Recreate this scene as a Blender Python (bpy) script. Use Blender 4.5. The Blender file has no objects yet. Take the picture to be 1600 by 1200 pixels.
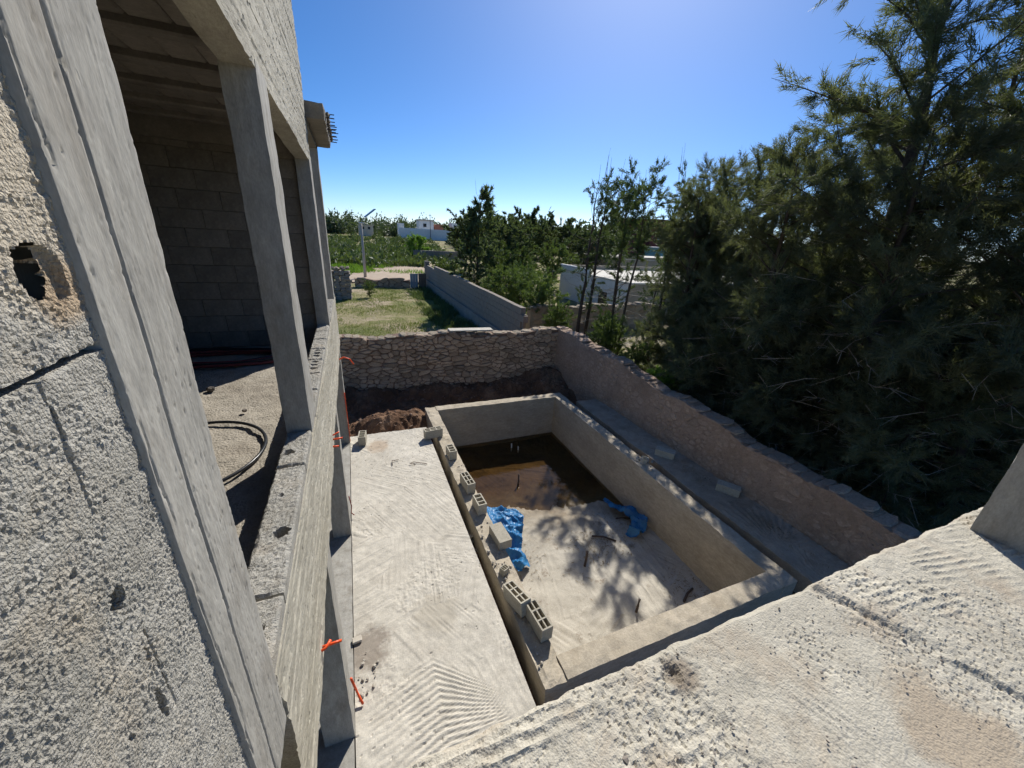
import bpy, bmesh, math, random
import numpy as np
from mathutils import Matrix, Vector

# ------------------------------------------------------------------ camera, sky, sun, exposure
scene = bpy.context.scene
COL = scene.collection
EYE = (0.0, 0.0, 4.4)
cam_d = bpy.data.cameras.new('camera'); cam = bpy.data.objects.new('camera', cam_d); COL.objects.link(cam)
cam_d.sensor_fit = 'HORIZONTAL'; cam_d.sensor_width = 36.0; cam_d.lens = 13.34
cam_d.clip_start = 0.02; cam_d.clip_end = 3000
_a = Vector((-.3734, -.3604, .8548)).normalized(); _b = Vector((.9262, -.0895, .3662))
_b = (_b - _a * _a.dot(_b)).normalized(); _u = _b.cross(_a)          # rows: right(x), away(y), up(z) seen from the lens
if _u.y > 0: _u = -_u
right = Vector((_b.x, _a.x, _u.x)); down = Vector((_b.y, _a.y, _u.y)); fwd = Vector((_b.z, _a.z, _u.z))
m = Matrix((right, -down, -fwd)).transposed().to_4x4(); m.translation = EYE
cam.matrix_world = m
scene.camera = cam

SUN_DIR = Vector((.201, .277, .290)).normalized()
SUN_EL = math.asin(SUN_DIR.z); SUN_AZ = math.atan2(SUN_DIR.x, SUN_DIR.y)
world = bpy.data.worlds.new('World'); scene.world = world; world.use_nodes = True
wn = world.node_tree; bg = wn.nodes['Background']
sky = wn.nodes.new('ShaderNodeTexSky'); sky.sky_type = 'NISHITA'; sky.sun_disc = False
sky.sun_elevation = SUN_EL; sky.sun_rotation = SUN_AZ
sky.air_density = 0.6; sky.dust_density = 0.38; sky.ozone_density = 5.5; sky.altitude = 50
hs_ = wn.nodes.new('ShaderNodeHueSaturation'); hs_.inputs['Saturation'].default_value = 1.22
wn.links.new(sky.outputs[0], hs_.inputs['Color']); wn.links.new(hs_.outputs[0], bg.inputs[0]); bg.inputs[1].default_value = 0.12
sun_d = bpy.data.lights.new('sun', 'SUN'); sun = bpy.data.objects.new('sun', sun_d); COL.objects.link(sun)
sun_d.energy = 5.0; sun_d.angle = math.radians(0.53); sun_d.color = (1.0, .962, .89)
sun.rotation_euler = SUN_DIR.to_track_quat('Z', 'Y').to_euler(); sun.location = (8, 11, 14)
vs = scene.view_settings
vs.view_transform = 'Standard'; vs.look = 'None'; vs.exposure = 0.22; vs.gamma = 1.0; vs.use_curve_mapping = False
scene.cycles.use_adaptive_sampling = True; scene.cycles.adaptive_threshold = 0.03
scene.cycles.max_bounces = 5; scene.cycles.diffuse_bounces = 3; scene.cycles.transparent_max_bounces = 8

RNG = np.random.default_rng(7); random.seed(7)

# ------------------------------------------------------------------ noise in numpy
def _hash(ix, iy, s):
    h = (ix.astype(np.int64) * 374761393 + iy.astype(np.int64) * 668265263 + s * 974634777) & 0xffffffff
    h = ((h ^ (h >> 13)) * 1274126177) & 0xffffffff
    h = (h ^ (h >> 16)) & 0xffffffff
    return h / 4294967295.0
def vn(x, y, s=0):
    ix = np.floor(x); iy = np.floor(y); fx = x - ix; fy = y - iy
    fx = fx*fx*(3-2*fx); fy = fy*fy*(3-2*fy)
    a = _hash(ix, iy, s); b = _hash(ix+1, iy, s); c = _hash(ix, iy+1, s); d = _hash(ix+1, iy+1, s)
    return (a*(1-fx)+b*fx)*(1-fy) + (c*(1-fx)+d*fx)*fy
def fbm(x, y, s=0, o=4):
    x = np.asarray(x, float); y = np.asarray(y, float); v = 0; a = .5; t = 0
    for k in range(o):
        v = v + a*vn(x, y, s+k*17); t += a; x = x*2.03+3.1; y = y*2.03+1.7; a *= .5
    return v/t
def worley(x, y, s=0):
    ix = np.floor(x); iy = np.floor(y); best = np.full(x.shape, 9.0)
    for dx in (-1, 0, 1):
        for dy in (-1, 0, 1):
            jx = ix+dx; jy = iy+dy
            px = jx + _hash(jx, jy, s); py = jy + _hash(jx, jy, s+5)
            best = np.minimum(best, (px-x)**2 + (py-y)**2)
    return np.sqrt(best)
def n3(p, f, s):                                            # cheap 3-D noise on points
    return (vn(p[:, 0]*f + p[:, 2]*f*.71 + 31.7, p[:, 1]*f - p[:, 2]*f*.63 + 11.3, s)
            + vn(p[:, 2]*f + p[:, 0]*f*.37, p[:, 1]*f*.83 + p[:, 2]*f*.2 + 5.1, s+3) - 1.0)
def cellangle(x, y, s):
    """nearest random cell: its id value 0..1 and a direction of its own"""
    ix = np.floor(x); iy = np.floor(y); best = np.full(x.shape, 9.0); cid = np.zeros(x.shape)
    for dx in (-1, 0, 1):
        for dy in (-1, 0, 1):
            jx = ix+dx; jy = iy+dy; d = (jx+_hash(jx, jy, s)-x)**2 + (jy+_hash(jx, jy, s+5)-y)**2
            h = _hash(jx, jy, s+9); cid = np.where(d < best, h, cid); best = np.minimum(best, d)
    return cid, cid*2.6+.2
def sstep(a, b, x):
    t = np.clip((x-a)/(b-a), 0, 1); return t*t*(3-2*t)

# ------------------------------------------------------------------ materials
def mat(name):
    m = bpy.data.materials.new(name); m.use_nodes = True
    return m, m.node_tree.nodes, m.node_tree.links, m.node_tree.nodes['Principled BSDF']
def N(nodes, t, **kw):
    n = nodes.new(t)
    for k, v in kw.items(): setattr(n, k, v)
    return n
def ramp(nodes, stops):
    r = nodes.new('ShaderNodeValToRGB'); e = r.color_ramp.elements
    while len(e) < len(stops): e.new(.5)
    for i, (p, c) in enumerate(stops):
        e[i].position = p; e[i].color = (c[0], c[1], c[2], 1) if not isinstance(c, (int, float)) else (c, c, c, 1)
    return r
def noise(nodes, links, vec, scale, detail=5, rough=.6):
    n = nodes.new('ShaderNodeTexNoise'); n.inputs['Scale'].default_value = scale
    n.inputs['Detail'].default_value = detail; n.inputs['Roughness'].default_value = rough
    links.new(vec, n.inputs['Vector']); return n
def mixc(nodes, links, fac, a, b, mode='MIX'):
    x = nodes.new('ShaderNodeMix'); x.data_type = 'RGBA'; x.blend_type = mode
    for sock, v in ((x.inputs[0], fac), (x.inputs[6], a), (x.inputs[7], b)):
        if hasattr(v, 'is_output'): links.new(v, sock)
        elif isinstance(v, (int, float)): sock.default_value = v
        else: sock.default_value = (v[0], v[1], v[2], 1)
    return x.outputs[2]
def concrete(name, c0, c1, stain=(.16, .14, .11), stain_amt=.35, big=.9, fine=55, bump=.35, dist=.006, pits=.5, pit_scale=24, stretch=(1, 1, 1), band=None, rough=.9, rnd=.0, grain=None):
    m, n, l, p = mat(name)
    tc = N(n, 'ShaderNodeTexCoord'); mp = N(n, 'ShaderNodeMapping'); mp.inputs['Scale'].default_value = stretch
    l.new(tc.outputs['Object'], mp.inputs['Vector']); v = mp.outputs[0]
    nb = noise(n, l, v, big, 4, .62); r1 = ramp(n, [(.3, c0), (.72, c1)]); l.new(nb.outputs[0], r1.inputs[0])
    nm = noise(n, l, v, big*7.3, 4, .7); r2 = ramp(n, [(.28, .72), (.7, 1.12)]); l.new(nm.outputs[0], r2.inputs[0])
    c = mixc(n, l, .8, r1.outputs[0], r2.outputs[0], 'MULTIPLY')
    ns = noise(n, l, v, big*1.9+.4, 5, .66); rs = ramp(n, [(.52, 0.), (.74, 1.)]); l.new(ns.outputs[0], rs.inputs[0])
    ms = N(n, 'ShaderNodeMath', operation='MULTIPLY'); ms.inputs[1].default_value = stain_amt; l.new(rs.outputs[0], ms.inputs[0])
    c = mixc(n, l, ms.outputs[0], c, stain)
    nf = noise(n, l, v, fine, 2, .7); rf = ramp(n, [(.25, .78), (.75, 1.14)]); l.new(nf.outputs[0], rf.inputs[0])
    c = mixc(n, l, .75, c, rf.outputs[0], 'MULTIPLY')
    vo = N(n, 'ShaderNodeTexVoronoi'); vo.inputs['Scale'].default_value = pit_scale; l.new(v, vo.inputs['Vector'])
    rp = ramp(n, [(.05, 0.), (.16, 1.)]); l.new(vo.outputs['Distance'], rp.inputs[0])
    npm = noise(n, l, v, pit_scale*.35, 2); rpm = ramp(n, [(.52, 1.), (.6, 0.)]); l.new(npm.outputs[0], rpm.inputs[0])
    mx = N(n, 'ShaderNodeMath', operation='MAXIMUM'); l.new(rp.outputs[0], mx.inputs[0]); l.new(rpm.outputs[0], mx.inputs[1])
    if rnd > 0:
        oi = N(n, 'ShaderNodeObjectInfo'); rr = ramp(n, [(0, 1-rnd), (1, 1+rnd*.6)]); l.new(oi.outputs['Random'], rr.inputs[0])
        c = mixc(n, l, 1., c, rr.outputs[0], 'MULTIPLY')
    l.new(c, p.inputs['Base Color']); p.inputs['Roughness'].default_value = rough
    p.inputs['Specular IOR Level'].default_value = .25
    h = N(n, 'ShaderNodeMath', operation='MULTIPLY_ADD'); l.new(mx.outputs[0], h.inputs[0]); h.inputs[1].default_value = pits
    l.new(nf.outputs[0], h.inputs[2])
    hh = h.outputs[0]
    if grain:                                                 # coarse aggregate standing proud of the paste
        gs, gw = grain
        for q, (sc, wt) in enumerate(((gs, .75),)):
            vg = N(n, 'ShaderNodeTexVoronoi'); vg.inputs['Scale'].default_value = sc; l.new(v, vg.inputs['Vector'])
            hg = N(n, 'ShaderNodeMath', operation='MULTIPLY_ADD'); l.new(vg.outputs['Distance'], hg.inputs[0]); hg.inputs[1].default_value = -gw*wt; l.new(hh, hg.inputs[2]); hh = hg.outputs[0]
    if band:                                                  # board marks of the shuttering
        axis, sc = band
        w = N(n, 'ShaderNodeTexWave'); w.wave_type = 'BANDS'; w.bands_direction = axis; w.inputs['Scale'].default_value = sc
        w.inputs['Distortion'].default_value = .6; w.inputs['Detail'].default_value = 2; l.new(tc.outputs['Object'], w.inputs['Vector'])
        rw = ramp(n, [(.0, 0.), (.07, 1.)]); l.new(w.outputs[1], rw.inputs[0])
        h3 = N(n, 'ShaderNodeMath', operation='MULTIPLY_ADD'); l.new(rw.outputs[0], h3.inputs[0]); h3.inputs[1].default_value = .7; l.new(hh, h3.inputs[2]); hh = h3.outputs[0]
    b = N(n, 'ShaderNodeBump'); b.inputs['Strength'].default_value = bump; b.inputs['Distance'].default_value = dist
    l.new(hh, b.inputs['Height']); l.new(b.outputs[0], p.inputs['Normal'])
    return m
def simple(name, col, rough=.7, var=.15, scale=12, bump=.15, metal=0., rnd=0.):
    m, n, l, p = mat(name); tc = N(n, 'ShaderNodeTexCoord')
    nz = noise(n, l, tc.outputs['Object'], scale, 5, .65); r = ramp(n, [(.25, tuple(c*(1-var) for c in col)), (.75, tuple(min(1, c*(1+var)) for c in col))])
    l.new(nz.outputs[0], r.inputs[0]); c = r.outputs[0]
    if rnd:
        oi = N(n, 'ShaderNodeObjectInfo'); rr = ramp(n, [(0, 1-rnd), (1, 1+rnd)]); l.new(oi.outputs['Random'], rr.inputs[0])
        c = mixc(n, l, 1., c, rr.outputs[0], 'MULTIPLY')
    l.new(c, p.inputs['Base Color']); p.inputs['Roughness'].default_value = rough; p.inputs['Metallic'].default_value = metal
    p.inputs['Specular IOR Level'].default_value = .3
    b = N(n, 'ShaderNodeBump'); b.inputs['Strength'].default_value = bump; b.inputs['Distance'].default_value = .01
    l.new(nz.outputs[0], b.inputs['Height']); l.new(b.outputs[0], p.inputs['Normal'])
    return m
def leafmat(name, dark, light, trans=.3, scale=.9, rnd=.2):
    m, n, l, p = mat(name); g = N(n, 'ShaderNodeNewGeometry')
    nz = noise(n, l, g.outputs['Position'], scale, 4, .7); r = ramp(n, [(.3, dark), (.7, light)]); l.new(nz.outputs[0], r.inputs[0])
    oi = N(n, 'ShaderNodeObjectInfo'); rr = ramp(n, [(0, 1-rnd), (1, 1+rnd)]); l.new(oi.outputs['Random'], rr.inputs[0])
    c = mixc(n, l, 1., r.outputs[0], rr.outputs[0], 'MULTIPLY')
    l.new(c, p.inputs['Base Color']); p.inputs['Roughness'].default_value = .62; p.inputs['Specular IOR Level'].default_value = .3
    t = N(n, 'ShaderNodeBsdfTranslucent'); ct = mixc(n, l, 1., c, (1.25, 1.3, .6), 'MULTIPLY'); l.new(ct, t.inputs[0])
    mx = N(n, 'ShaderNodeMixShader'); mx.inputs[0].default_value = trans; l.new(p.outputs[0], mx.inputs[1]); l.new(t.outputs[0], mx.inputs[2])
    l.new(mx.outputs[0], n['Material Output'].inputs[0])
    return m

M = {}
M['block'] = concrete('block_concrete', (.33, .31, .265), (.47, .445, .39), stain=(.38, .30, .20), stain_amt=.4, big=3.2, fine=300, bump=1.0, dist=.004, pits=.55, pit_scale=120, grain=(210, 1.0))
M['column'] = concrete('cast_concrete', (.30, .285, .25), (.43, .41, .365), stain=(.20, .175, .14), stain_amt=.75, big=3.0, fine=120, bump=.35, dist=.003, pits=.9, pit_scale=46, stretch=(1, 1, .35))
M['board'] = concrete('board_marked_concrete', (.36, .33, .26), (.50, .465, .38), stain=(.26, .235, .185), stain_amt=.6, big=1.6, fine=70, bump=.7, dist=.008, pits=.9, pit_scale=20, stretch=(1, .45, 1.6))
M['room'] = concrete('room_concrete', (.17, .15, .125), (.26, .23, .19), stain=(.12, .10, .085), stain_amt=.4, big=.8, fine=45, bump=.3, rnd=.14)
M['floor'] = concrete('floor_concrete', (.29, .255, .205), (.40, .36, .295), stain=(.19, .155, .12), stain_amt=.45, big=1.4, fine=60, bump=.9, dist=.01, pits=.7, pit_scale=30, grain=(60, .8))
M['slab'] = concrete('rough_slab_concrete', (.44, .405, .33), (.56, .52, .43), stain=(.37, .295, .215), stain_amt=.75, big=1.5, fine=95, bump=.7, dist=.005, pits=.6, pit_scale=48, grain=(130, .7))
def dirt_patch(m, centre, radius, col):
    n, l = m.node_tree.nodes, m.node_tree.links; p = n['Principled BSDF']; src = p.inputs['Base Color'].links[0].from_socket
    tc = N(n, 'ShaderNodeTexCoord'); d = N(n, 'ShaderNodeVectorMath', operation='DISTANCE'); l.new(tc.outputs['Object'], d.inputs[0]); d.inputs[1].default_value = centre
    nz = noise(n, l, tc.outputs['Object'], 5, 5, .7); a = N(n, 'ShaderNodeMath', operation='MULTIPLY_ADD'); l.new(nz.outputs[0], a.inputs[0]); a.inputs[1].default_value = radius*1.6; l.new(d.outputs['Value'], a.inputs[2])
    mr = N(n, 'ShaderNodeMapRange'); mr.inputs[1].default_value = radius*1.75; mr.inputs[2].default_value = radius*1.35; mr.inputs[3].default_value = 0; mr.inputs[4].default_value = .8; l.new(a.outputs[0], mr.inputs[0])
    l.new(mixc(n, l, mr.outputs[0], src, col), p.inputs['Base Color'])
dirt_patch(M['block'], (-.334, .62, 4.46), .24, (.50, .43, .325)); dirt_patch(M['block'], (-.334, .66, 4.30), .06, (.40, .29, .18))
dirt_patch(M['slab'], (1.85, .10, 2.85), .24, (.36, .29, .21)); dirt_patch(M['slab'], (.75, .35, 2.85), .15, (.38, .32, .24)); dirt_patch(M['slab'], (1.05, .62, 2.85), .10, (.2, .16, .12))
M['deck'] = concrete('deck_concrete', (.50, .46, .385), (.62, .575, .49), stain=(.40, .355, .29), stain_amt=.5, big=.8, fine=60, bump=.4, dist=.005, pits=.55, pit_scale=26)
dirt_patch(M['deck'], (-.2, 3.15, 0), .30, (.24, .2, .16)); dirt_patch(M['deck'], (.2, 7.6, 0), .3, (.42, .33, .24)); dirt_patch(M['deck'], (.6, 3.35, 0), .35, (.40, .36, .29))
M['pool'] = concrete('pool_concrete', (.40, .345, .26), (.53, .46, .355), stain=(.29, .235, .165), stain_amt=.5, big=1.3, fine=45, bump=.6, dist=.008, pits=.8, pit_scale=12, stretch=(1, 1, 2.2), band=('Z', 3.4))
M['walk'] = concrete('walkway_concrete', (.33, .265, .195), (.46, .385, .295), stain=(.19, .14, .095), stain_amt=.75, big=.9, fine=50, bump=.5, pits=.5)
M['hollow'] = concrete('hollow_block_concrete', (.40, .365, .29), (.50, .46, .37), stain=(.32, .27, .2), stain_amt=.3, big=4, fine=110, bump=.5, dist=.004, rnd=.1)
M['render'] = concrete('grey_block_wall', (.24, .20, .165), (.33, .285, .24), stain=(.2, .175, .15), stain_amt=.5, big=.7, fine=20, bump=.4, dist=.02, pits=.3, pit_scale=6)
M['stone'] = concrete('wall_stone', (.35, .245, .165), (.60, .455, .325), stain=(.24, .16, .105), stain_amt=.4, big=5.0, fine=40, bump=.8, dist=.018, pits=.6, pit_scale=14, rnd=.36)
M['pink'] = concrete('pink_stone', (.40, .285, .205), (.54, .405, .305), stain=(.2, .13, .1), stain_amt=.4, big=4.0, fine=40, bump=.8, dist=.018, pits=.7, pit_scale=13, rnd=.22)
M['mortar'] = concrete('earth_mortar', (.17, .11, .077), (.27, .18, .13), stain=(.12, .08, .06), stain_amt=.5, big=2.2, fine=30, bump=.9, dist=.02, pits=.6, pit_scale=9)
M['pinkmortar'] = concrete('pink_mortar', (.37, .26, .185), (.48, .35, .26), stain=(.22, .15, .115), stain_amt=.6, big=1.6, fine=26, bump=1.0, dist=.05, pits=1.3, pit_scale=11)
M['cap'] = concrete('wall_cap', (.24, .195, .14), (.40, .335, .25), stain=(.14, .115, .075), stain_amt=.6, big=2.0, fine=35, bump=.8, dist=.02, rnd=.2)
M['steel'] = simple('rusty_steel', (.10, .065, .045), .7, .4, 40, .3, .3)
M['orange'] = simple('orange_plastic', (.80, .10, .025), .35, .08, 8, .02)
M['red'] = simple('red_conduit', (.22, .05, .045), .4, .1, 8, .02)
M['black'] = simple('black_pipe', (.028, .03, .034), .28, .15, 8, .02)
M['white_pvc'] = simple('white_plastic', (.55, .55, .52), .5, .1, 12, .05)
M['brown_pipe'] = simple('brown_pipe', (.075, .055, .045), .5, .3, 20, .1)
M['white'] = simple('white_wall', (.72, .72, .71), .9, .08, 2, .05)
M['cream'] = simple('cream_wall', (.55, .47, .37), .9, .12, 2, .05)
M['beige'] = simple('beige_wall', (.36, .30, .22), .9, .14, 1.2, .1)
M['paleroof'] = simple('pale_roof', (.60, .56, .48), .9, .12, 1.5, .1)
M['redwall'] = simple('red_wall', (.17, .048, .042), .9, .12, 1.0, .05)
M['mauve'] = simple('mauve_wall', (.28, .20, .21), .9, .12, 1.0, .05)
M['roofred'] = simple('red_roof', (.36, .15, .10), .9, .15, 2, .1)
M['glass'] = simple('dark_pane', (.03, .035, .04), .2, .1, 2, .0)
M['bluemetal'] = simple('blue_metal', (.20, .27, .33), .5, .15, 3, .1, .2)
M['bluewall'] = simple('blue_wall', (.13, .32, .42), .8, .1, 3, .05)
M['pole'] = simple('pole_concrete', (.40, .375, .34), .85, .1, 4, .1)
M['solar'] = simple('solar_panel', (.03, .045, .08), .2, .1, 4, .0)
M['bark'] = simple('bark', (.085, .065, .05), .9, .4, 14, .6, rnd=.2)
M['greybark'] = simple('pale_dry_twig', (.40, .35, .29), .9, .25, 14, .4)
M['pebble'] = simple('pebble', (.22, .19, .16), .9, .3, 9, .3, rnd=.35)
M['rubble'] = simple('pale_rubble', (.50, .45, .37), .9, .2, 9, .3, rnd=.15)
M['needle'] = leafmat('casuarina_needles', (.075, .094, .060), (.175, .185, .112), .42, 1.1)
M['needle2'] = leafmat('sparse_tree_leaves', (.05, .078, .036), (.12, .16, .068), .35, 1.3)
M['leaf'] = leafmat('tree_leaves', (.055, .082, .042), (.14, .17, .08), .38, .5)
M['shrub'] = leafmat('shrub_leaves', (.055, .09, .03), (.15, .20, .065), .35, .8)
M['bright'] = leafmat('bright_weed_leaves', (.10, .19, .03), (.20, .32, .06), .4, 2)
M['scrub'] = leafmat('scrub_leaves', (.055, .085, .03), (.15, .19, .075), .25, .12, 0)
M['far'] = leafmat('far_leaves', (.045, .07, .04), (.10, .13, .07), .3, .06, 0)
M['grass'] = leafmat('grass_blades', (.10, .15, .04), (.25, .27, .09), .3, .5, 0)
M['litter'] = leafmat('dry_litter', (.14, .10, .06), (.34, .28, .2), .1, 2, 0)

def soilmat():
    m, n, l, p = mat('red_soil'); tc = N(n, 'ShaderNodeTexCoord'); v = tc.outputs['Object']
    a = noise(n, l, v, 1.6, 7, .68); r = ramp(n, [(.28, (.10, .058, .036)), (.5, (.19, .11, .068)), (.74, (.36, .24, .155))]); l.new(a.outputs[0], r.inputs[0])
    f = noise(n, l, v, 22, 5, .7); rf = ramp(n, [(.25, .6), (.75, 1.25)]); l.new(f.outputs[0], rf.inputs[0])
    c = mixc(n, l, .9, r.outputs[0], rf.outputs[0], 'MULTIPLY'); l.new(c, p.inputs['Base Color']); p.inputs['Roughness'].default_value = .95
    p.inputs['Specular IOR Level'].default_value = .1
    b = N(n, 'ShaderNodeBump'); b.inputs['Strength'].default_value = 1; b.inputs['Distance'].default_value = .05; l.new(f.outputs[0], b.inputs['Height']); l.new(b.outputs[0], p.inputs['Normal'])
    return m
M['soil'] = soilmat()
def groundmat():
    m, n, l, p = mat('field_ground'); tc = N(n, 'ShaderNodeTexCoord'); v = tc.outputs['Object']
    a = noise(n, l, v, .32, 7, .66); r = ramp(n, [(.36, (.13, .165, .045)), (.50, (.24, .22, .10)), (.62, (.42, .34, .235)), (.8, (.36, .29, .19))]); l.new(a.outputs[0], r.inputs[0])
    f = noise(n, l, v, 7, 6, .72); rf = ramp(n, [(.25, .55), (.75, 1.3)]); l.new(f.outputs[0], rf.inputs[0])
    c = mixc(n, l, .9, r.outputs[0], rf.outputs[0], 'MULTIPLY'); l.new(c, p.inputs['Base Color']); p.inputs['Roughness'].default_value = .95
    p.inputs['Specular IOR Level'].default_value = .1
    b = N(n, 'ShaderNodeBump'); b.inputs['Strength'].default_value = 1; b.inputs['Distance'].default_value = .08; l.new(f.outputs[0], b.inputs['Height']); l.new(b.outputs[0], p.inputs['Normal'])
    return m
M['ground'] = groundmat()
M['track'] = simple('dirt_track_soil', (.42, .33, .24), .95, .22, 1.4, .6)
def poolfloormat():
    m, n, l, p = mat('pool_floor_concrete'); tc = N(n, 'ShaderNodeTexCoord'); v = tc.outputs['Object']
    a = noise(n, l, v, 1.3, 7, .65); r = ramp(n, [(.3, (.36, .325, .265)), (.7, (.55, .505, .42))]); l.new(a.outputs[0], r.inputs[0])
    f = noise(n, l, v, 55, 4, .7); rf = ramp(n, [(.25, .76), (.75, 1.15)]); l.new(f.outputs[0], rf.inputs[0])
    c = mixc(n, l, .8, r.outputs[0], rf.outputs[0], 'MULTIPLY')
    # silt and algae left where the water stood: far end of the pool, ragged edge
    sx = N(n, 'ShaderNodeSeparateXYZ'); l.new(v, sx.inputs[0]); w = noise(n, l, v, .9, 6, .65)
    ma = N(n, 'ShaderNodeMath', operation='MULTIPLY_ADD'); l.new(w.outputs[0], ma.inputs[0]); ma.inputs[1].default_value = 3.6; l.new(sx.outputs[1], ma.inputs[2])
    mr = N(n, 'ShaderNodeMapRange'); mr.inputs[1].default_value = 6.5; mr.inputs[2].default_value = 8.5; l.new(ma.outputs[0], mr.inputs[0])
    w2 = noise(n, l, v, 2.2, 6, .7); rb = ramp(n, [(.3, (.09, .062, .034)), (.7, (.26, .185, .10))]); l.new(w2.outputs[0], rb.inputs[0])
    c = mixc(n, l, mr.outputs[0], c, rb.outputs[0])
    # scattered dirt
    d = noise(n, l, v, 2.7, 7, .75); rd = ramp(n, [(.58, 0.), (.68, .75)]); l.new(d.outputs[0], rd.inputs[0]); c = mixc(n, l, rd.outputs[0], c, (.17, .125, .085))
    l.new(c, p.inputs['Base Color']); p.inputs['Roughness'].default_value = .85; p.inputs['Specular IOR Level'].default_value = .25
    b = N(n, 'ShaderNodeBump'); b.inputs['Strength'].default_value = .5; b.inputs['Distance'].default_value = .006; l.new(f.outputs[0], b.inputs['Height']); l.new(b.outputs[0], p.inputs['Normal'])
    return m
M['poolfloor'] = poolfloormat()
def watermat():
    m, n, l, p = mat('murky_water'); n.remove(p)
    t = N(n, 'ShaderNodeBsdfTransparent'); t.inputs[0].default_value = (.50, .425, .30, 1)
    g = N(n, 'ShaderNodeBsdfGlossy'); g.inputs['Roughness'].default_value = .03; g.inputs[0].default_value = (1, 1, 1, 1)
    tc = N(n, 'ShaderNodeTexCoord'); nz = noise(n, l, tc.outputs['Object'], 9, 3, .5); b = N(n, 'ShaderNodeBump'); b.inputs['Strength'].default_value = .12; b.inputs['Distance'].default_value = .01
    l.new(nz.outputs[0], b.inputs['Height']); l.new(b.outputs[0], g.inputs['Normal'])
    f = N(n, 'ShaderNodeLayerWeight'); f.inputs[0].default_value = .5
    pw_ = N(n, 'ShaderNodeMath', operation='POWER'); pw_.inputs[1].default_value = 5; l.new(f.outputs['Facing'], pw_.inputs[0])
    sc_ = N(n, 'ShaderNodeMath', operation='MULTIPLY_ADD'); sc_.inputs[1].default_value = .95; sc_.inputs[2].default_value = .022; l.new(pw_.outputs[0], sc_.inputs[0])
    mx = N(n, 'ShaderNodeMixShader'); l.new(sc_.outputs[0], mx.inputs[0]); l.new(t.outputs[0], mx.inputs[1]); l.new(g.outputs[0], mx.inputs[2]); l.new(mx.outputs[0], n['Material Output'].inputs[0])
    return m
M['water'] = watermat()
def tarpmat():
    m, n, l, p = mat('blue_plastic_sheet'); p.inputs['Roughness'].default_value = .42
    tc = N(n, 'ShaderNodeTexCoord'); nz = noise(n, l, tc.outputs['Object'], 5, 4, .6); r = ramp(n, [(.3, (.012, .14, .36)), (.7, (.04, .26, .54))]); l.new(nz.outputs[0], r.inputs[0]); l.new(r.outputs[0], p.inputs['Base Color'])
    t = N(n, 'ShaderNodeBsdfTranslucent'); l.new(r.outputs[0], t.inputs[0]); mx = N(n, 'ShaderNodeMixShader'); mx.inputs[0].default_value = .25
    l.new(p.outputs[0], mx.inputs[1]); l.new(t.outputs[0], mx.inputs[2]); l.new(mx.outputs[0], n['Material Output'].inputs[0])
    return m
M['tarp'] = tarpmat()

# ------------------------------------------------------------------ object helpers
def link(o, parent=None):
    COL.objects.link(o)
    if parent is not None: o.parent = parent
    return o
def tag(o, label=None, cat=None, group=None, kind=None):
    if label: o['label'] = label
    if cat: o['category'] = cat
    if group: o['group'] = group
    if kind: o['kind'] = kind
    return o
def empty(name, loc, label, cat, group=None, rz=0):
    o = bpy.data.objects.new(name, None); o.empty_display_size = .2; o.location = loc; o.rotation_euler = (0, 0, rz)
    link(o); return tag(o, label, cat, group)
def mesh_np(name, V, F, material, smooth=False):
    """V (n,3), F (m,3) or (m,4) arrays"""
    me = bpy.data.meshes.new(name); V = np.asarray(V, np.float32); F = np.asarray(F, np.int32); k = F.shape[1]
    me.vertices.add(len(V)); me.vertices.foreach_set('co', V.ravel())
    me.loops.add(F.size); me.loops.foreach_set('vertex_index', F.ravel())
    me.polygons.add(len(F)); me.polygons.foreach_set('loop_start', np.arange(0, F.size, k, dtype=np.int32))
    me.polygons.foreach_set('loop_total', np.full(len(F), k, np.int32))
    me.polygons.foreach_set('use_smooth', np.full(len(F), smooth, bool))
    me.materials.append(M[material] if isinstance(material, str) else material)
    me.update(calc_edges=True); me.validate(); return me
def obj(name, me, parent=None, loc=None, rot=None):
    o = bpy.data.objects.new(name, me); link(o, parent)
    if loc is not None: o.location = loc
    if rot is not None: o.rotation_euler = rot
    return o
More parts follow.
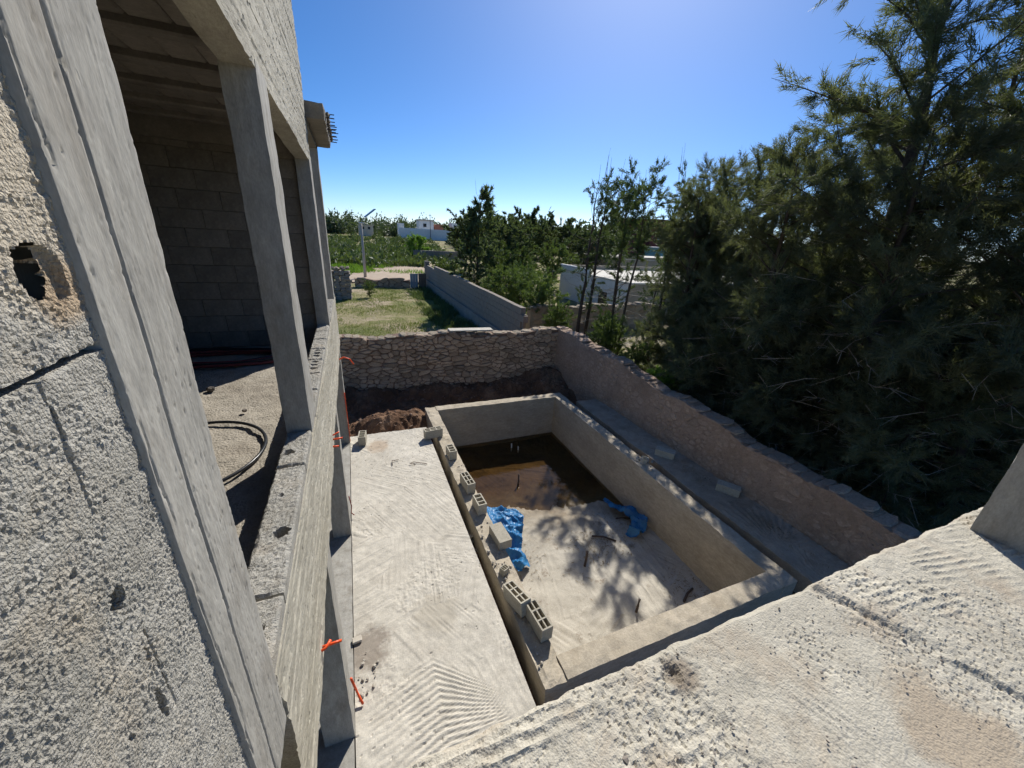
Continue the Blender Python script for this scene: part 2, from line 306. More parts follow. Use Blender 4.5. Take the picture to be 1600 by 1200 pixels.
class MB:
    def __init__(s): s.v = []; s.f = []
    def add(s, V, F):
        k = len(s.v); s.v += [tuple(p) for p in V]; s.f += [tuple(i+k for i in f) for f in F]; return s
    def box(s, x0, x1, y0, y1, z0, z1):
        return s.add([(x0,y0,z0),(x1,y0,z0),(x1,y1,z0),(x0,y1,z0),(x0,y0,z1),(x1,y0,z1),(x1,y1,z1),(x0,y1,z1)],
                     [(3,2,1,0),(4,5,6,7),(0,1,5,4),(1,2,6,5),(2,3,7,6),(3,0,4,7)])
    def chbox(s, x0, x1, y0, y1, z0, z1, c):
        bm = bmesh.new(); bmesh.ops.create_cube(bm, size=1)
        for v in bm.verts: v.co = (x0+(v.co.x+.5)*(x1-x0), y0+(v.co.y+.5)*(y1-y0), z0+(v.co.z+.5)*(z1-z0))
        bmesh.ops.bevel(bm, geom=bm.edges[:], offset=c, segments=1, affect='EDGES'); bm.verts.index_update()
        s.add([v.co[:] for v in bm.verts], [[v.index for v in f.verts] for f in bm.faces]); bm.free(); return s
    def tube(s, pts, rad, n=6, cap=True):
        pts = [Vector(p) for p in pts]; k0 = len(s.v); rings = []
        for i, p in enumerate(pts):
            t = (pts[min(i+1, len(pts)-1)] - pts[max(i-1, 0)]).normalized()
            a = t.cross(Vector((0, 0, 1)));
            if a.length < .05: a = t.cross(Vector((1, 0, 0)))
            a.normalize(); b = t.cross(a); r = rad[i] if isinstance(rad, (list, tuple, np.ndarray)) else rad
            s.v += [tuple(p + (a*math.cos(q) + b*math.sin(q))*r) for q in [2*math.pi*j/n for j in range(n)]]
        for i in range(len(pts)-1):
            for j in range(n):
                a0 = k0+i*n+j; a1 = k0+i*n+(j+1) % n; s.f.append((a0, a1, a1+n, a0+n))
        if cap:
            s.f.append(tuple(k0+j for j in range(n))[::-1]); s.f.append(tuple(k0+(len(pts)-1)*n+j for j in range(n)))
        return s
    def mesh(s, name, material, smooth=False):
        me = bpy.data.meshes.new(name); me.from_pydata(s.v, [], s.f); me.materials.append(M[material] if isinstance(material, str) else material)
        if smooth: me.polygons.foreach_set('use_smooth', [True]*len(me.polygons))
        me.update(); return me
    def build(s, name, material, parent=None, smooth=False, loc=None, rot=None): return obj(name, s.mesh(name, material, smooth), parent, loc, rot)
def gridfaces(nu, nv):
    i = np.arange(nu-1)[:, None]*nv + np.arange(nv-1)[None, :]
    i = i.ravel(); return np.stack([i, i+nv, i+nv+1, i+1], 1)
def rough_box(name, b, material, parent=None, res=.06, amp=.006, freq=9, seed=0, extra=None):
    """box with worn, slightly uneven faces: every face a grid, displaced by noise of position so the edges stay closed"""
    x0, x1, y0, y1, z0, z1 = b; Vs = []; Fs = []; k = 0
    def lin(a, c): return np.linspace(a, c, max(2, int(abs(c-a)/res)+1))
    for ax, val, flip in ((0, x0, 1), (0, x1, 0), (1, y0, 0), (1, y1, 1), (2, z0, 1), (2, z1, 0)):
        if ax == 0: A, B = np.meshgrid(lin(y0, y1), lin(z0, z1), indexing='ij'); P = np.stack([np.full(A.shape, val), A, B], -1)
        elif ax == 1: A, B = np.meshgrid(lin(x0, x1), lin(z0, z1), indexing='ij'); P = np.stack([A, np.full(A.shape, val), B], -1)
        else: A, B = np.meshgrid(lin(x0, x1), lin(y0, y1), indexing='ij'); P = np.stack([A, B, np.full(A.shape, val)], -1)
        f = gridfaces(*A.shape)
        if flip: f = f[:, ::-1]
        Vs.append(P.reshape(-1, 3)); Fs.append(f+k); k += A.size
    V = np.concatenate(Vs); c = np.array([(x0+x1)/2, (y0+y1)/2, (z0+z1)/2]); h = np.array([x1-x0, y1-y0, z1-z0])/2
    d = np.stack([n3(V, freq, seed+i*7) for i in range(3)], 1)*amp + np.stack([n3(V, freq*3.7, seed+50+i*7) for i in range(3)], 1)*amp*.45
    e = (np.abs(V-c) > h-1e-5).sum(1)                          # 2 on edges, 3 on corners: knock the arrises off a little
    V2 = V + d - np.sign(V-c)*(e >= 2)[:, None]*(np.abs(V-c) > h-1e-5)*amp*(.6+.8*np.abs(n3(V, freq*2, seed+9)))[:, None]
    if extra is not None: V2 = extra(V, V2)
    return obj(name, mesh_np(name, V2, np.concatenate(Fs), material), parent)

# ------------------------------------------------------------------ the ground
def ground():
    def ax(core, far):
        a = list(core)
        for f in far: a = [-f] + a + [f]
        return np.array(sorted(set(a)))
    xs = np.array(sorted(set([-900,-400,-200,-120,-80,-55,-40] + list(np.arange(-30, -.8, 1.5)) + [-.75, -.55] + list(np.arange(.5, 6, 1.)) + [6.62, 6.8] + list(np.arange(7.2, 30, .8)) + [35,42,50,60,75,100,150,250,450,900])))
    ys = np.array(sorted(set([-900,-300,-100,-40,-15] + list(np.arange(-8, 11, 1.)) + [11.35, 11.55] + list(np.arange(12.2, 50, .9)) + [55,62,70,80,95,110,130,160,200,260,350,500,900])))
    X, Y = np.meshgrid(xs, ys, indexing='ij')
    Z = (fbm(X*.22, Y*.22, 3)-.5)*.35 + (fbm(X*1.1, Y*1.1, 4)-.5)*.10
    Z += sstep(6.6, 8, X)*.25*(Y < 13)*(Y > -6)
    Z += sstep(60, 200, Y)*.9
    inside = (X > -.7) & (X < 6.7) & (Y < 11.45) & (Y > -8.5)
    Z = np.where(inside, -1.9, Z); Z = np.where((X <= -.7) & (Y < 9.5), -.12, Z)
    Z = np.where((X < 4) & (Y > 11.5) & (Y < 16) & (X > -6), Z-.1, Z)
    o = obj('ground', mesh_np('ground', np.stack([X, Y, Z], -1).reshape(-1, 3), gridfaces(*X.shape), 'ground', True)); tag(o, kind='structure')
ground()
def soil():
    xs = np.linspace(-.7, 6.75, 125); ys = np.concatenate([np.linspace(-3, 8.0, 90)[:-1], np.linspace(8.0, 11.5, 80)])
    X, Y = np.meshgrid(xs, ys, indexing='ij')
    Z = -.40 + (fbm(X*1.3, Y*1.3, 21)-.5)*.18
    back = sstep(8.2, 8.9, Y)
    heap = .50*np.exp(-(((X-.35)/.75)**2 + ((Y-8.95)/.55)**2)) + .30*np.exp(-(((X-1.2)/.5)**2 + ((Y-9.3)/.4)**2))
    heap += .34*sstep(10.2, 11.3, Y)*(.6+.7*fbm(X*.8, Y*0+3, 8)) +   .5*np.exp(-(((X-5.9)/.9)**2 + ((Y-10.6)/.9)**2))
    Z = Z + back*(heap + (fbm(X*3.1, Y*3.1, 22, 5)-.5)*.34 + (fbm(X*9, Y*9, 23, 3)-.5)*.12 - .08)
    gap = (X > 1.3) & (X < 1.56); Z = np.where(gap & (Y < 8.1), -.42+(fbm(X*6, Y*6, 2)-.5)*.1, Z)
    pool = (X > 1.56) & (X < 5.5) & (Y > 2.2) & (Y < 9.12); Z = np.where(pool, -1.85, Z)
    under = (((X < 1.3) & (X > -.3)) | ((X > 5.78) & (X < 6.3))) & (Y < 8.15); Z = np.where(under, -.36, Z)
    o = obj('soil', mesh_np('soil', np.stack([X, Y, Z], -1).reshape(-1, 3), gridfaces(*X.shape), 'soil')); tag(o, kind='structure')
    return lambda x, y: float(Z[np.abs(xs-x).argmin(), np.abs(ys-y).argmin()])
soil_z = soil()
def track():
    ys = np.linspace(33.5, 56, 40); V = []; F = []
    for i, y in enumerate(ys):
        xl = -1.5 + (y-33.5)*.30 + (float(fbm(y*.5, 2.2, 5))-.5)*2.4; xr = 7.2 + (y-33.5)*.16 + (float(fbm(y*.6, 7.2, 6))-.5)*1.8
        xl = min(xl, xr-.4)
        for k in range(9): t = k/8; x = xl+(xr-xl)*t; V.append((x, y, .10+.12*math.sin(math.pi*t)+(float(fbm(x*.8, y*.8, 9))-.5)*.16))
    o = obj('dirt_track', mesh_np('dirt_track', V, gridfaces(40, 9), 'track', True)); tag(o, kind='structure')
track()

# ------------------------------------------------------------------ terrace slab between the building and the pool
def deck():
    xs = np.arange(-.345, 1.3351, .014); ys = np.arange(-.5, 8.15, .0155)
    X, Y = np.meshgrid(xs, ys, indexing='ij')
    Z = (fbm(X*1.2, Y*1.2, 31)-.5)*.03 + (fbm(X*14, Y*14, 32, 3)-.5)*.008
    # raked fan, ridges running from the pool corner and bent near the middle
    rad = np.hypot(Y-1.98, 1.42-X); kx = .45 + (fbm(Y*4, Y*0, 43, 2)-.5)*.06
    yb = Y + np.maximum(kx-X, 0)*.30
    fan = np.where(X < kx, (yb-1.98)/.97, (Y-1.98)/np.maximum(1.42-X, .05))
    wob = (fbm(X*4, Y*4, 33, 3)-.5)*.05
    rid = np.sin((fan+wob)*2*np.pi/.066); rid = np.where(rid > 0, rid**.6, -np.abs(rid)**1.4)
    mask = sstep(3.2, 2.9, Y + (fbm(X*3, Y*3, 34)-.5)*.5)*sstep(.22, .62, rad)*sstep(-.36, -.1, X)*sstep(.95, .75, fan)
    mask = mask*(.35+.9*fbm(X*2.2, Y*2.2, 35)) * np.where(X < -.02+.2*vn(Y*9, Y*0, 46), .45, 1.0)
    Z += rid*mask*.0065*(.5+1.0*fbm(X*9, Y*5, 47))
    # broom strokes elsewhere: each stroke of the broom a patch with its own direction
    ci, th = cellangle(X*1.05 + (fbm(X*2, Y*2, 48)-.5)*.5, Y*1.05, 36); u = X*np.cos(th)+Y*np.sin(th); w = -X*np.sin(th)+Y*np.cos(th)
    st = vn(u*2.2, w*46, 37)*vn(u*1.3+9, w*25, 38); Z += (st-.25)*.011*(1-np.minimum(mask*2, 1))*sstep(.30, .6, fbm(X*.9, Y*.9, 39))
    pit = worley(X*7, Y*7, 40); Z -= np.where((pit < .07) & (fbm(X*1.3, Y*1.3, 49) > .54), .008, 0); rg_ = sstep(.56, .68, fbm(X*1.5+7, Y*2.2, 50)); Z += (fbm(X*30, Y*30, 51, 2)-.5)*.012*rg_
    V = np.stack([X, Y, Z], -1).reshape(-1, 3); F = gridfaces(*X.shape); nv = len(ys); nu = len(xs)
    # skirt
    idx = np.arange(nu*nv).reshape(nu, nv); ring = np.concatenate([idx[:, 0], idx[-1, 1:], idx[-2::-1, -1], idx[0, -2:0:-1]])
    low = V[ring].copy(); low[:, 2] = -.30; k = len(V); r2 = np.roll(ring, -1); n = len(ring); a = np.arange(n)
    F2 = np.stack([ring, k+a, k+(a+1) % n, r2], 1)
    o = obj('terrace_slab', mesh_np('terrace_slab', np.concatenate([V, low]), np.concatenate([F, F2]), 'deck')); tag(o, kind='structure')
deck()
def walkway():
    xs = np.arange(5.72, 6.62, .03); ys = np.arange(.3, 8.55, .035); X, Y = np.meshgrid(xs, ys, indexing='ij')
    edge = 5.72 + (fbm(Y[0]*3, Y[0]*0, 44)-.5)*.05; X = X.copy(); X[0] = edge
    Z = (fbm(X*1.4, Y*1.4, 41)-.5)*.05 + (fbm(X*11, Y*11, 42, 3)-.5)*.02
    rad = np.hypot(X-5.9, Y-2.6); an = np.arctan2(Y-2.6, X-5.9); Z += np.sin(an*46)*.008*sstep(.15, .3, rad)*sstep(1.2, .8, rad)
    V = np.stack([X, Y, Z], -1).reshape(-1, 3); low = V.reshape(len(xs), len(ys), 3)[0].copy(); low[:, 2] = -.35; k = len(V); a = np.arange(len(ys)-1)
    e0 = V.reshape(len(xs), len(ys), 3)[:, -1].copy(); e0[:, 2] = -.35
    F2 = np.stack([a, a+1, k+a+1, k+a], 1); k2 = k+len(ys); b = np.arange(len(xs)-1); F3 = np.stack([b*len(ys)+len(ys)-1, (b+1)*len(ys)+len(ys)-1, k2+b+1, k2+b], 1)
    o = obj('walkway', mesh_np('walkway', np.concatenate([V, low, e0]), np.concatenate([gridfaces(*X.shape), F2, F3]), 'walk')); tag(o, kind='structure')
walkway()

# ------------------------------------------------------------------ the pool
pool = empty('swimming_pool', (3.5, 5.6, -1.25), 'unfinished rectangular concrete swimming pool with bare shuttered walls, partly flooded', 'pool')
pool.location = (0, 0, 0)
def crumble(z, top_amp, seed):
    def f(V, V2):
        t = (V[:, 2] > z-.01); V2[t, 2] += (fbm(V[t, 0]*9, V[t, 1]*9, seed, 4)-.5)*top_amp; return V2
    return f
rough_box('pool_wall', (1.485, 1.78, 2.10, 9.22, -1.6, 0.0), 'pool', pool, .07, .008, 6, 3, crumble(0, .06, 5))
rough_box('pool_wall', (5.25, 5.55, 2.10, 9.22, -1.6, 0.005), 'pool', pool, .07, .006, 6, 13, crumble(0, .03, 15))
rough_box('pool_wall', (1.755, 5.265, 8.95, 9.215, -1.6, 0.012), 'pool', pool, .07, .006, 6, 23, crumble(0, .03, 25))
rough_box('pool_wall', (1.755, 5.265, 2.106, 2.38, -1.6, 0.010), 'pool', pool, .07, .006, 6, 33, crumble(0, .03, 35))
def poolfloor():
    xs = np.arange(1.74, 5.30, .022); ys = np.arange(2.34, 9.0, .024); X, Y = np.meshgrid(xs, ys, indexing='ij')
    Z = -1.10 - .15*sstep(4.9, 6.8, Y + (X-3.4)*.28) + (fbm(X*.9, Y*.9, 51)-.5)*.13 + (fbm(X*9, Y*9, 52, 3)-.5)*.016
    ci, th = cellangle(X*.8+(fbm(X*2, Y*2, 58)-.5)*.6, Y*.8, 53); u = X*np.cos(th)+Y*np.sin(th); w = -X*np.sin(th)+Y*np.cos(th)
    Z += (vn(u*2.4, w*26, 54)*vn(u*1.6+5, w*15, 55)-.25)*.02
    obj('pool_floor', mesh_np('pool_floor', np.stack([X, Y, Z], -1).reshape(-1, 3), gridfaces(*X.shape), 'poolfloor'), pool)
    return lambda x, y: float(Z[np.abs(xs-x).argmin(), np.abs(ys-y).argmin()])
pool_z = poolfloor()
w = MB(); w.add([(1.76, 4.6, -1.165), (5.27, 4.6, -1.165), (5.27, 8.97, -1.165), (1.76, 8.97, -1.165)], [(0, 1, 2, 3)])
tag(w.build('pool_water', 'water'), kind='structure')

# ------------------------------------------------------------------ unfinished concrete building on the left (and the slab the view is taken from)
XF = -.334
bld = empty('unfinished_building', (0, 0, 0), 'raw grey concrete building shell with open bays, columns and block infill along the terrace', 'building')
# columns of the upper floor standing on the low parapet
for k, (y0, y1) in enumerate(((2.54, 2.86), (5.58, 5.90), (7.75, 8.0))):
    rough_box('column', (-.485, XF+.004, y0, y1, 3.10, 5.10 if k < 2 else 5.52), 'column', bld, .05, .004, 7, 60+k*11)
# ground floor columns
for k, (y0, y1) in enumerate(((2.36, 2.62), (5.02, 5.28), (7.86, 8.12))):
    rough_box('column', (-.60, XF-.012, y0, y1, -.05, 2.2), 'column', bld, .06, .004, 7, 90+k*11)
rough_box('column', (3.40, 3.75, .30, .63, 2.83, 5.5), 'column', bld, .035, .006, 6, 140)
rough_box('column', (3.40, 3.75, .28, .61, -.4, 2.62), 'column', bld, .1, .006, 6, 141)
rough_box('plinth', (-.9, -.352, -1, 8.2, -.30, .012), 'column', bld, .07, .006, 5, 145)
def facade_face(name, y0, y1, z0, z1, x_back, seed, ragged=0., mats='board'):
    """cast face with board marks, running along the terrace, thick to x_back"""
    ys = np.arange(y0, y1+1e-6, (y1-y0)/max(2, int((y1-y0)/.022))); zs = np.linspace(z0, z1, max(3, int((z1-z0)/.014)))
    Yg, Zg = np.meshgrid(ys, zs, indexing='ij')
    D = (fbm(Yg*2.2, Zg*7, seed)-.5)*.016 + (fbm(Yg*16, Zg*40, seed+3, 3)-.5)*.007
    bj = np.abs(((Zg-z0+.03*(vn(Yg*.4, Zg*0+seed, 3)-.5)) % .19)-.095); D -= sstep(.012, .0, bj)*.006
    D += (vn(Yg*.9, np.floor((Zg-z0)/.19)*3.3, seed+6)-.5)*.010
    pit = worley(Yg*9, Zg*16, seed+9); D -= sstep(.13, .06, pit)*.010
    edge = (vn(Yg*3.2, Yg*0+1.5, seed+12)-.5)*ragged
    Z2 = Zg + (1-sstep(z0, z0+.2, Zg))*edge
    X = XF + D
    V = np.stack([X, Yg, Z2], -1); nu, nv = Yg.shape
    back = V.copy(); back[..., 0] = x_back; back = back[:, [0, -1]]
    Vv = np.concatenate([V.reshape(-1, 3), back.reshape(-1, 3)]); k = nu*nv; a = np.arange(nu-1)
    F = gridfaces(nu, nv)
    Fb = np.stack([a*nv, k+a*2, k+(a+1)*2, (a+1)*nv], 1)[:, ::-1]; Ft = np.stack([a*nv+nv-1, (a+1)*nv+nv-1, k+(a+1)*2+1, k+a*2+1], 1)
    Fk = np.stack([k+a*2, k+a*2+1, k+(a+1)*2+1, k+(a+1)*2], 1)
    # end caps as strips
    caps = []; kk = len(Vv); ext = []
    for e in (0, nu-1):
        strip = V[e].copy(); strip[:, 0] = x_back; ext.append(strip); b = np.arange(nv-1); off = kk + (0 if e == 0 else nv)
        caps.append(np.stack([e*nv+b, e*nv+b+1, off+b+1, off+b], 1))
    Vv = np.concatenate([Vv]+ext)
    return obj(name, mesh_np(name, Vv, np.concatenate([F, Fb, Ft, Fk]+caps), mats), bld)
facade_face('parapet_beam', .975, 8.3, 2.16, 3.06, -.475, 201, .05)
facade_face('lintel_beam', -1.0, 5.93, 5.07, 5.34, -.475, 211, .04)
facade_face('upper_wall', -1.0, 5.93, 5.345, 9.0, -.52, 221, 0)
# top course of hollow blocks along the parapet
def parapet_block(y0, y1, seed, holes):
    xs = np.arange(-.482, XF+.0005, .009); ys = np.arange(y0+.004, y1-.004, .009); X, Y = np.meshgrid(xs, ys, indexing='ij')
    Z = 3.128 + (fbm(X*30, Y*30, seed, 3)-.5)*.012 + (fbm(X*7, Y*7, seed+2)-.5)*.012 - sstep(.45, .15, worley(X*55, Y*55, seed+4))*.005
    e = np.minimum(np.minimum(X-xs[0], xs[-1]-X), np.minimum(Y-ys[0], ys[-1]-Y)); Z -= sstep(.012, 0, e+(fbm(X*20, Y*20, seed+6)-.5)*.012)*.012
    for hx, hy, rx, ry, dp in holes:
        d = ((X-hx)/rx)**2 + ((Y-hy)/ry)**2 + (fbm(X*40, Y*40, seed+7)-.5)*.8; Z -= sstep(1.15, .7, d)*dp
    V = np.stack([X, Y, Z], -1).reshape(-1, 3); nu, nv = X.shape; idx = np.arange(nu*nv).reshape(nu, nv)
    ring = np.concatenate([idx[:, 0], idx[-1, 1:], idx[-2::-1, -1], idx[0, -2:0:-1]]); low = V[ring].copy(); low[:, 2] = 2.86
    k = len(V); n = len(ring); a = np.arange(n); F2 = np.stack([ring, k+a, k+(a+1) % n, np.roll(ring, -1)], 1)
    obj('concrete_block', mesh_np('concrete_block', np.concatenate([V, low]), np.concatenate([gridfaces(nu, nv), F2]), 'block'), bld)
yb = [.975, 1.24, 2.12, 2.54]
H1 = {0: [(-.40, 1.10, .02, .012, .02)], 1: [(-.385, 1.57, .028, .032, .09), (-.42, 1.85, .01, .01, .02)], 2: [(-.44, 2.27, .03, .03, .05)]}
for k in range(3): parapet_block(yb[k], yb[k+1], 230+k*9, H1.get(k, []))
yy = 2.862; k = 0
while yy < 8.2:
    y1 = min(yy+.40, 8.28); hs = [(-.405, yy+.13+.1*j, .03, .022, .06) for j in range(3)] if 3.6 < yy < 4.3 else []
    if not (5.55 < (yy+y1)/2 < 5.92 or 7.75 < (yy+y1)/2 < 8.0): parapet_block(yy, y1, 300+k*5, hs)
    yy = y1; k += 1
# near wall of blocks and the broad cast column beside the lens
def near_face(name, y0, y1, z0, z1, material, dfun, ry=.0042, rz=.0042, depth=.15, parent=None):
    ys = np.linspace(y0, y1, max(3, int((y1-y0)/ry)+1)); zs = np.linspace(z0, z1, max(3, int((z1-z0)/rz)+1)); Y, Z = np.meshgrid(ys, zs, indexing='ij')
    D, dy = dfun(Y, Z); V = np.stack([XF+D, Y+dy, Z], -1).reshape(-1, 3); nu, nv = Y.shape; idx = np.arange(nu*nv).reshape(nu, nv)
    ring = np.concatenate([idx[:, 0], idx[-1, 1:], idx[-2::-1, -1], idx[0, -2:0:-1]]); low = V[ring].copy(); low[:, 0] = XF-depth
    k = len(V); n = len(ring); a = np.arange(n); F2 = np.stack([ring, k+a, k+(a+1) % n, np.roll(ring, -1)], 1)
    GF = gridfaces(nu, nv); GF = GF[(D.ravel()[GF] > -.085).all(1)]           # where the face is broken through you look into the hollow block
    return obj(name, mesh_np(name, np.concatenate([V, low]), np.concatenate([GF, F2]), material, material == 'column'), parent or bld)
HOLES = [(.628, 4.328, .029, .031, .14), (.655, 4.322, .024, .034, .010), (.566, 4.16, .007, .032, .022), (.560, 4.075, .006, .038, .022), (.545, 3.90, .013, .018, .04),
         (.553, 3.775, .004, .016, .015), (.541, 3.68, .0075, .034, .04), (.50, 3.99, .006, .004, .010), (.60, 3.63, .006, .005, .012), (.47, 3.72, .005, .004, .010)]
def blockD(seed, y0, y1, z0, z1):
    def f(Y, Z):
        D = (fbm(Y*14, Z*14, seed, 3)-.5)*.0035 + (fbm(Y*110, Z*110, seed+1, 3)-.5)*.0034
        D -= sstep(.5, .2, worley(Y*120, Z*120, seed+2))*.0025*sstep(.40, .5, fbm(Y*30, Z*30, seed+8, 2))
        e = np.minimum(np.minimum(Y-y0, (y1 if y1 < .7 else 9.)-Y), np.minimum(Z-z0, z1-Z)) + (fbm(Y*45, Z*45, seed+3)-.5)*.014
        D -= sstep(.007, -.002, e)*(.014 if abs(z0-4.22) < .01 or abs(z1-4.22) < .01 else .005)
        for hy, hz, ry_, rz_, dp in HOLES:
            d = ((Y-hy)/ry_)**2 + ((Z-hz)/rz_)**2 + (fbm(Y*45, Z*45, seed+5, 3)-.5)*.85; D -= sstep(1.0, .88, d)*dp
        return D - .004, 0*Y
    return f
for r in range(12):
    z0 = 2.82+.2*r; z1 = z0+.2; cuts = [-.40, -.06] + [.345, .705] if r % 2 == 1 else [-.235, .165, .565, .705]
    for a, b in zip(cuts[:-1], cuts[1:]):
        fine = b > .30 and z1 > 3.2
        near_face('concrete_block', a+.003, b-.003, z0+(.0055 if r == 7 else .003), z1-(.0055 if r == 6 else .003), 'block', blockD(400+r*13+int(a*10), a, b, z0, z1), .0031 if fine else .03, .0031 if fine else .03)
mo = MB()
for r in range(13): mo.box(XF-.13, XF-(.045 if r == 7 else .006), -.6, .705, 2.82+.2*r-.007, 2.82+.2*r+.007)
for r in range(12):
    for yj in ((.345, -.06) if r % 2 == 1 else (.565, .165)): mo.box(XF-.13, XF-.0075, yj-.007, yj+.007, 2.82+.2*r+.0075, 3.02+.2*r-.0075)
mo.build('mortar_joints', 'block', bld); MB().box(XF-.26, XF-.245, -.6, .71, 2.8, 5.06).build('hole_light_stop', 'room', bld)  # unseen panel added behind the blocks to keep light out of the hole
def colD(Y, Z):
    D = (fbm(Y*5, Z*2, 501)-.5)*.004 + (fbm(Y*60, Z*20, 502, 3)-.5)*.0018
    g = np.abs(Y - (.800 + (Z-4.1)*.006 + (vn(Z*6, Z*0, 503)-.5)*.002)); D -= sstep(.0062, .0035, g)*.011
    D -= sstep(.0016, .0008, np.abs(Y-(.815+(Z-4.1)*.008)))*.002
    D += np.where(Y < .797, .001, 0)
    p = worley(Y*26, Z*12, 504); D -= sstep(.075, .03, p)*.006*(vn(Y*9, Z*5, 511) > .40); p = worley(Y*80, Z*35, 505); D -= sstep(.16, .05, p)*.0022*(vn(Y*20, Z*9, 512) > .3)
    lft = Y - (.714 + (fbm(Z*9, Z*0, 506, 4)-.5)*.022); D -= sstep(.0026, .0010, np.abs(lft+.003))*.009*sstep(.25, .4, vn(Z*14, Z*0, 516))
    D += (vn(Y*0+1.3, Z*3.1, 513)-.5)*.003 - sstep(.0015, .0006, np.abs(Y-(.905+(vn(Z*3, Z*0, 514)-.5)*.006)))*.0015 + (fbm(Y*160, Z*18, 515, 2)-.5)*.0014
    e = .972-Y; D -= sstep(.012, 0, e + (fbm(Z*30, Y*0, 507, 3)-.5)*.008)*.008
    return D+.003, (vn(Z*11, Z*0, 508)-.5)*.004*sstep(.93, .972, Y)
near_face('column', .700, .972, 2.86, 5.068, 'column', colD, .0036, .006, .15)
# room behind: floor, rear wall of blocks, side wall, ceiling of joists and infill blocks
def roomfloor():
    xs = np.arange(-4.2, -.476, .035); ys = np.arange(-.6, 8.3, .04); X, Y = np.meshgrid(xs, ys, indexing='ij'); Z = 2.85 + (fbm(X*2.5, Y*2.5, 601)-.5)*.03 + (fbm(X*13, Y*13, 602, 3)-.5)*.022
    obj('floor_slab', mesh_np('floor_slab', np.stack([X, Y, Z], -1).reshape(-1, 3), gridfaces(*X.shape), 'floor'), bld)
roomfloor()
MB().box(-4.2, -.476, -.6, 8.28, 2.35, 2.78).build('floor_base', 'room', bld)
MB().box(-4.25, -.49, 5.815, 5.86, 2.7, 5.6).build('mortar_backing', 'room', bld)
bm_ = MB().chbox(-.1988, .1988, -.075, .075, .001, .1988, .003).mesh('rear_block', 'room'); hb_ = MB().chbox(-.0988, .0988, -.075, .075, .001, .1988, .003).mesh('rear_half_block', 'room')
for r in range(12):
    x = -.49 - (.2 if r % 2 else 0)
    if r % 2: obj('concrete_block', hb_, bld, (-.59, 5.735+random.uniform(-.004, .004), 2.86+.2*r))
    while x > -3.6:
        obj('concrete_block', bm_, bld, (x-.2, 5.735+random.uniform(-.005, .005), 2.86+.2*r)); x -= .4
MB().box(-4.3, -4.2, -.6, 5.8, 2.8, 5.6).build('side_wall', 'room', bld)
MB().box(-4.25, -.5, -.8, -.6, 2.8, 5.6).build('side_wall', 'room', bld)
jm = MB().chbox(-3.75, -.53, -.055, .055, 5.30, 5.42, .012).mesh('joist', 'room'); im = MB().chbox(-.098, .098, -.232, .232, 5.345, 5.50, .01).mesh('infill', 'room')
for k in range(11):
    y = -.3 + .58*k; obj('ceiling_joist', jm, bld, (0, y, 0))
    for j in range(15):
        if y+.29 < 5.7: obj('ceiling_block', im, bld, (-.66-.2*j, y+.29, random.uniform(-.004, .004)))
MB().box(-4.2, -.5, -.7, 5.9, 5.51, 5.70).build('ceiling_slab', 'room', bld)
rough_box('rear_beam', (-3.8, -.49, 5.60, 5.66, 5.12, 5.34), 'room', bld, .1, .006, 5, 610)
MB().box(-3.2, -3.05, -1, 8.2, -.1, 2.36).build('ground_floor_wall', 'room', bld)
MB().box(-3.05, -.9, -1, 8.2, -.25, -.02).build('ground_floor_slab', 'floor', bld)
# roof slab end that juts out over the terrace, with bar ends
can = rough_box('roof_slab_edge', (-.60, -.12, 5.95, 8.05, 5.56, 5.74), 'room', bld, .05, .012, 8, 620)
rough_box('edge_beam', (-.50, XF+.006, 5.93, 8.05, 5.50, 5.62), 'room', bld, .06, .006, 6, 630)
for k in range(7):
    y = 6.15 + k*.29; t = MB(); z = 5.66+random.uniform(-.03, .03)
    t.tube([(-.14, y, z), (.0+random.uniform(-.02, .02), y+random.uniform(-.02, .02), z+.005)], .006, 5); t.tube([(-.14, y+.03, z-.03), (-.02, y+.03, z-.03)], .007, 5)
    t.build('rebar', 'steel', can)
    rough_box('slab_lump', (-.125, -.075, y-.07, y+.06, 5.62, 5.70), 'room', can, .04, .018, 9, 640+k)
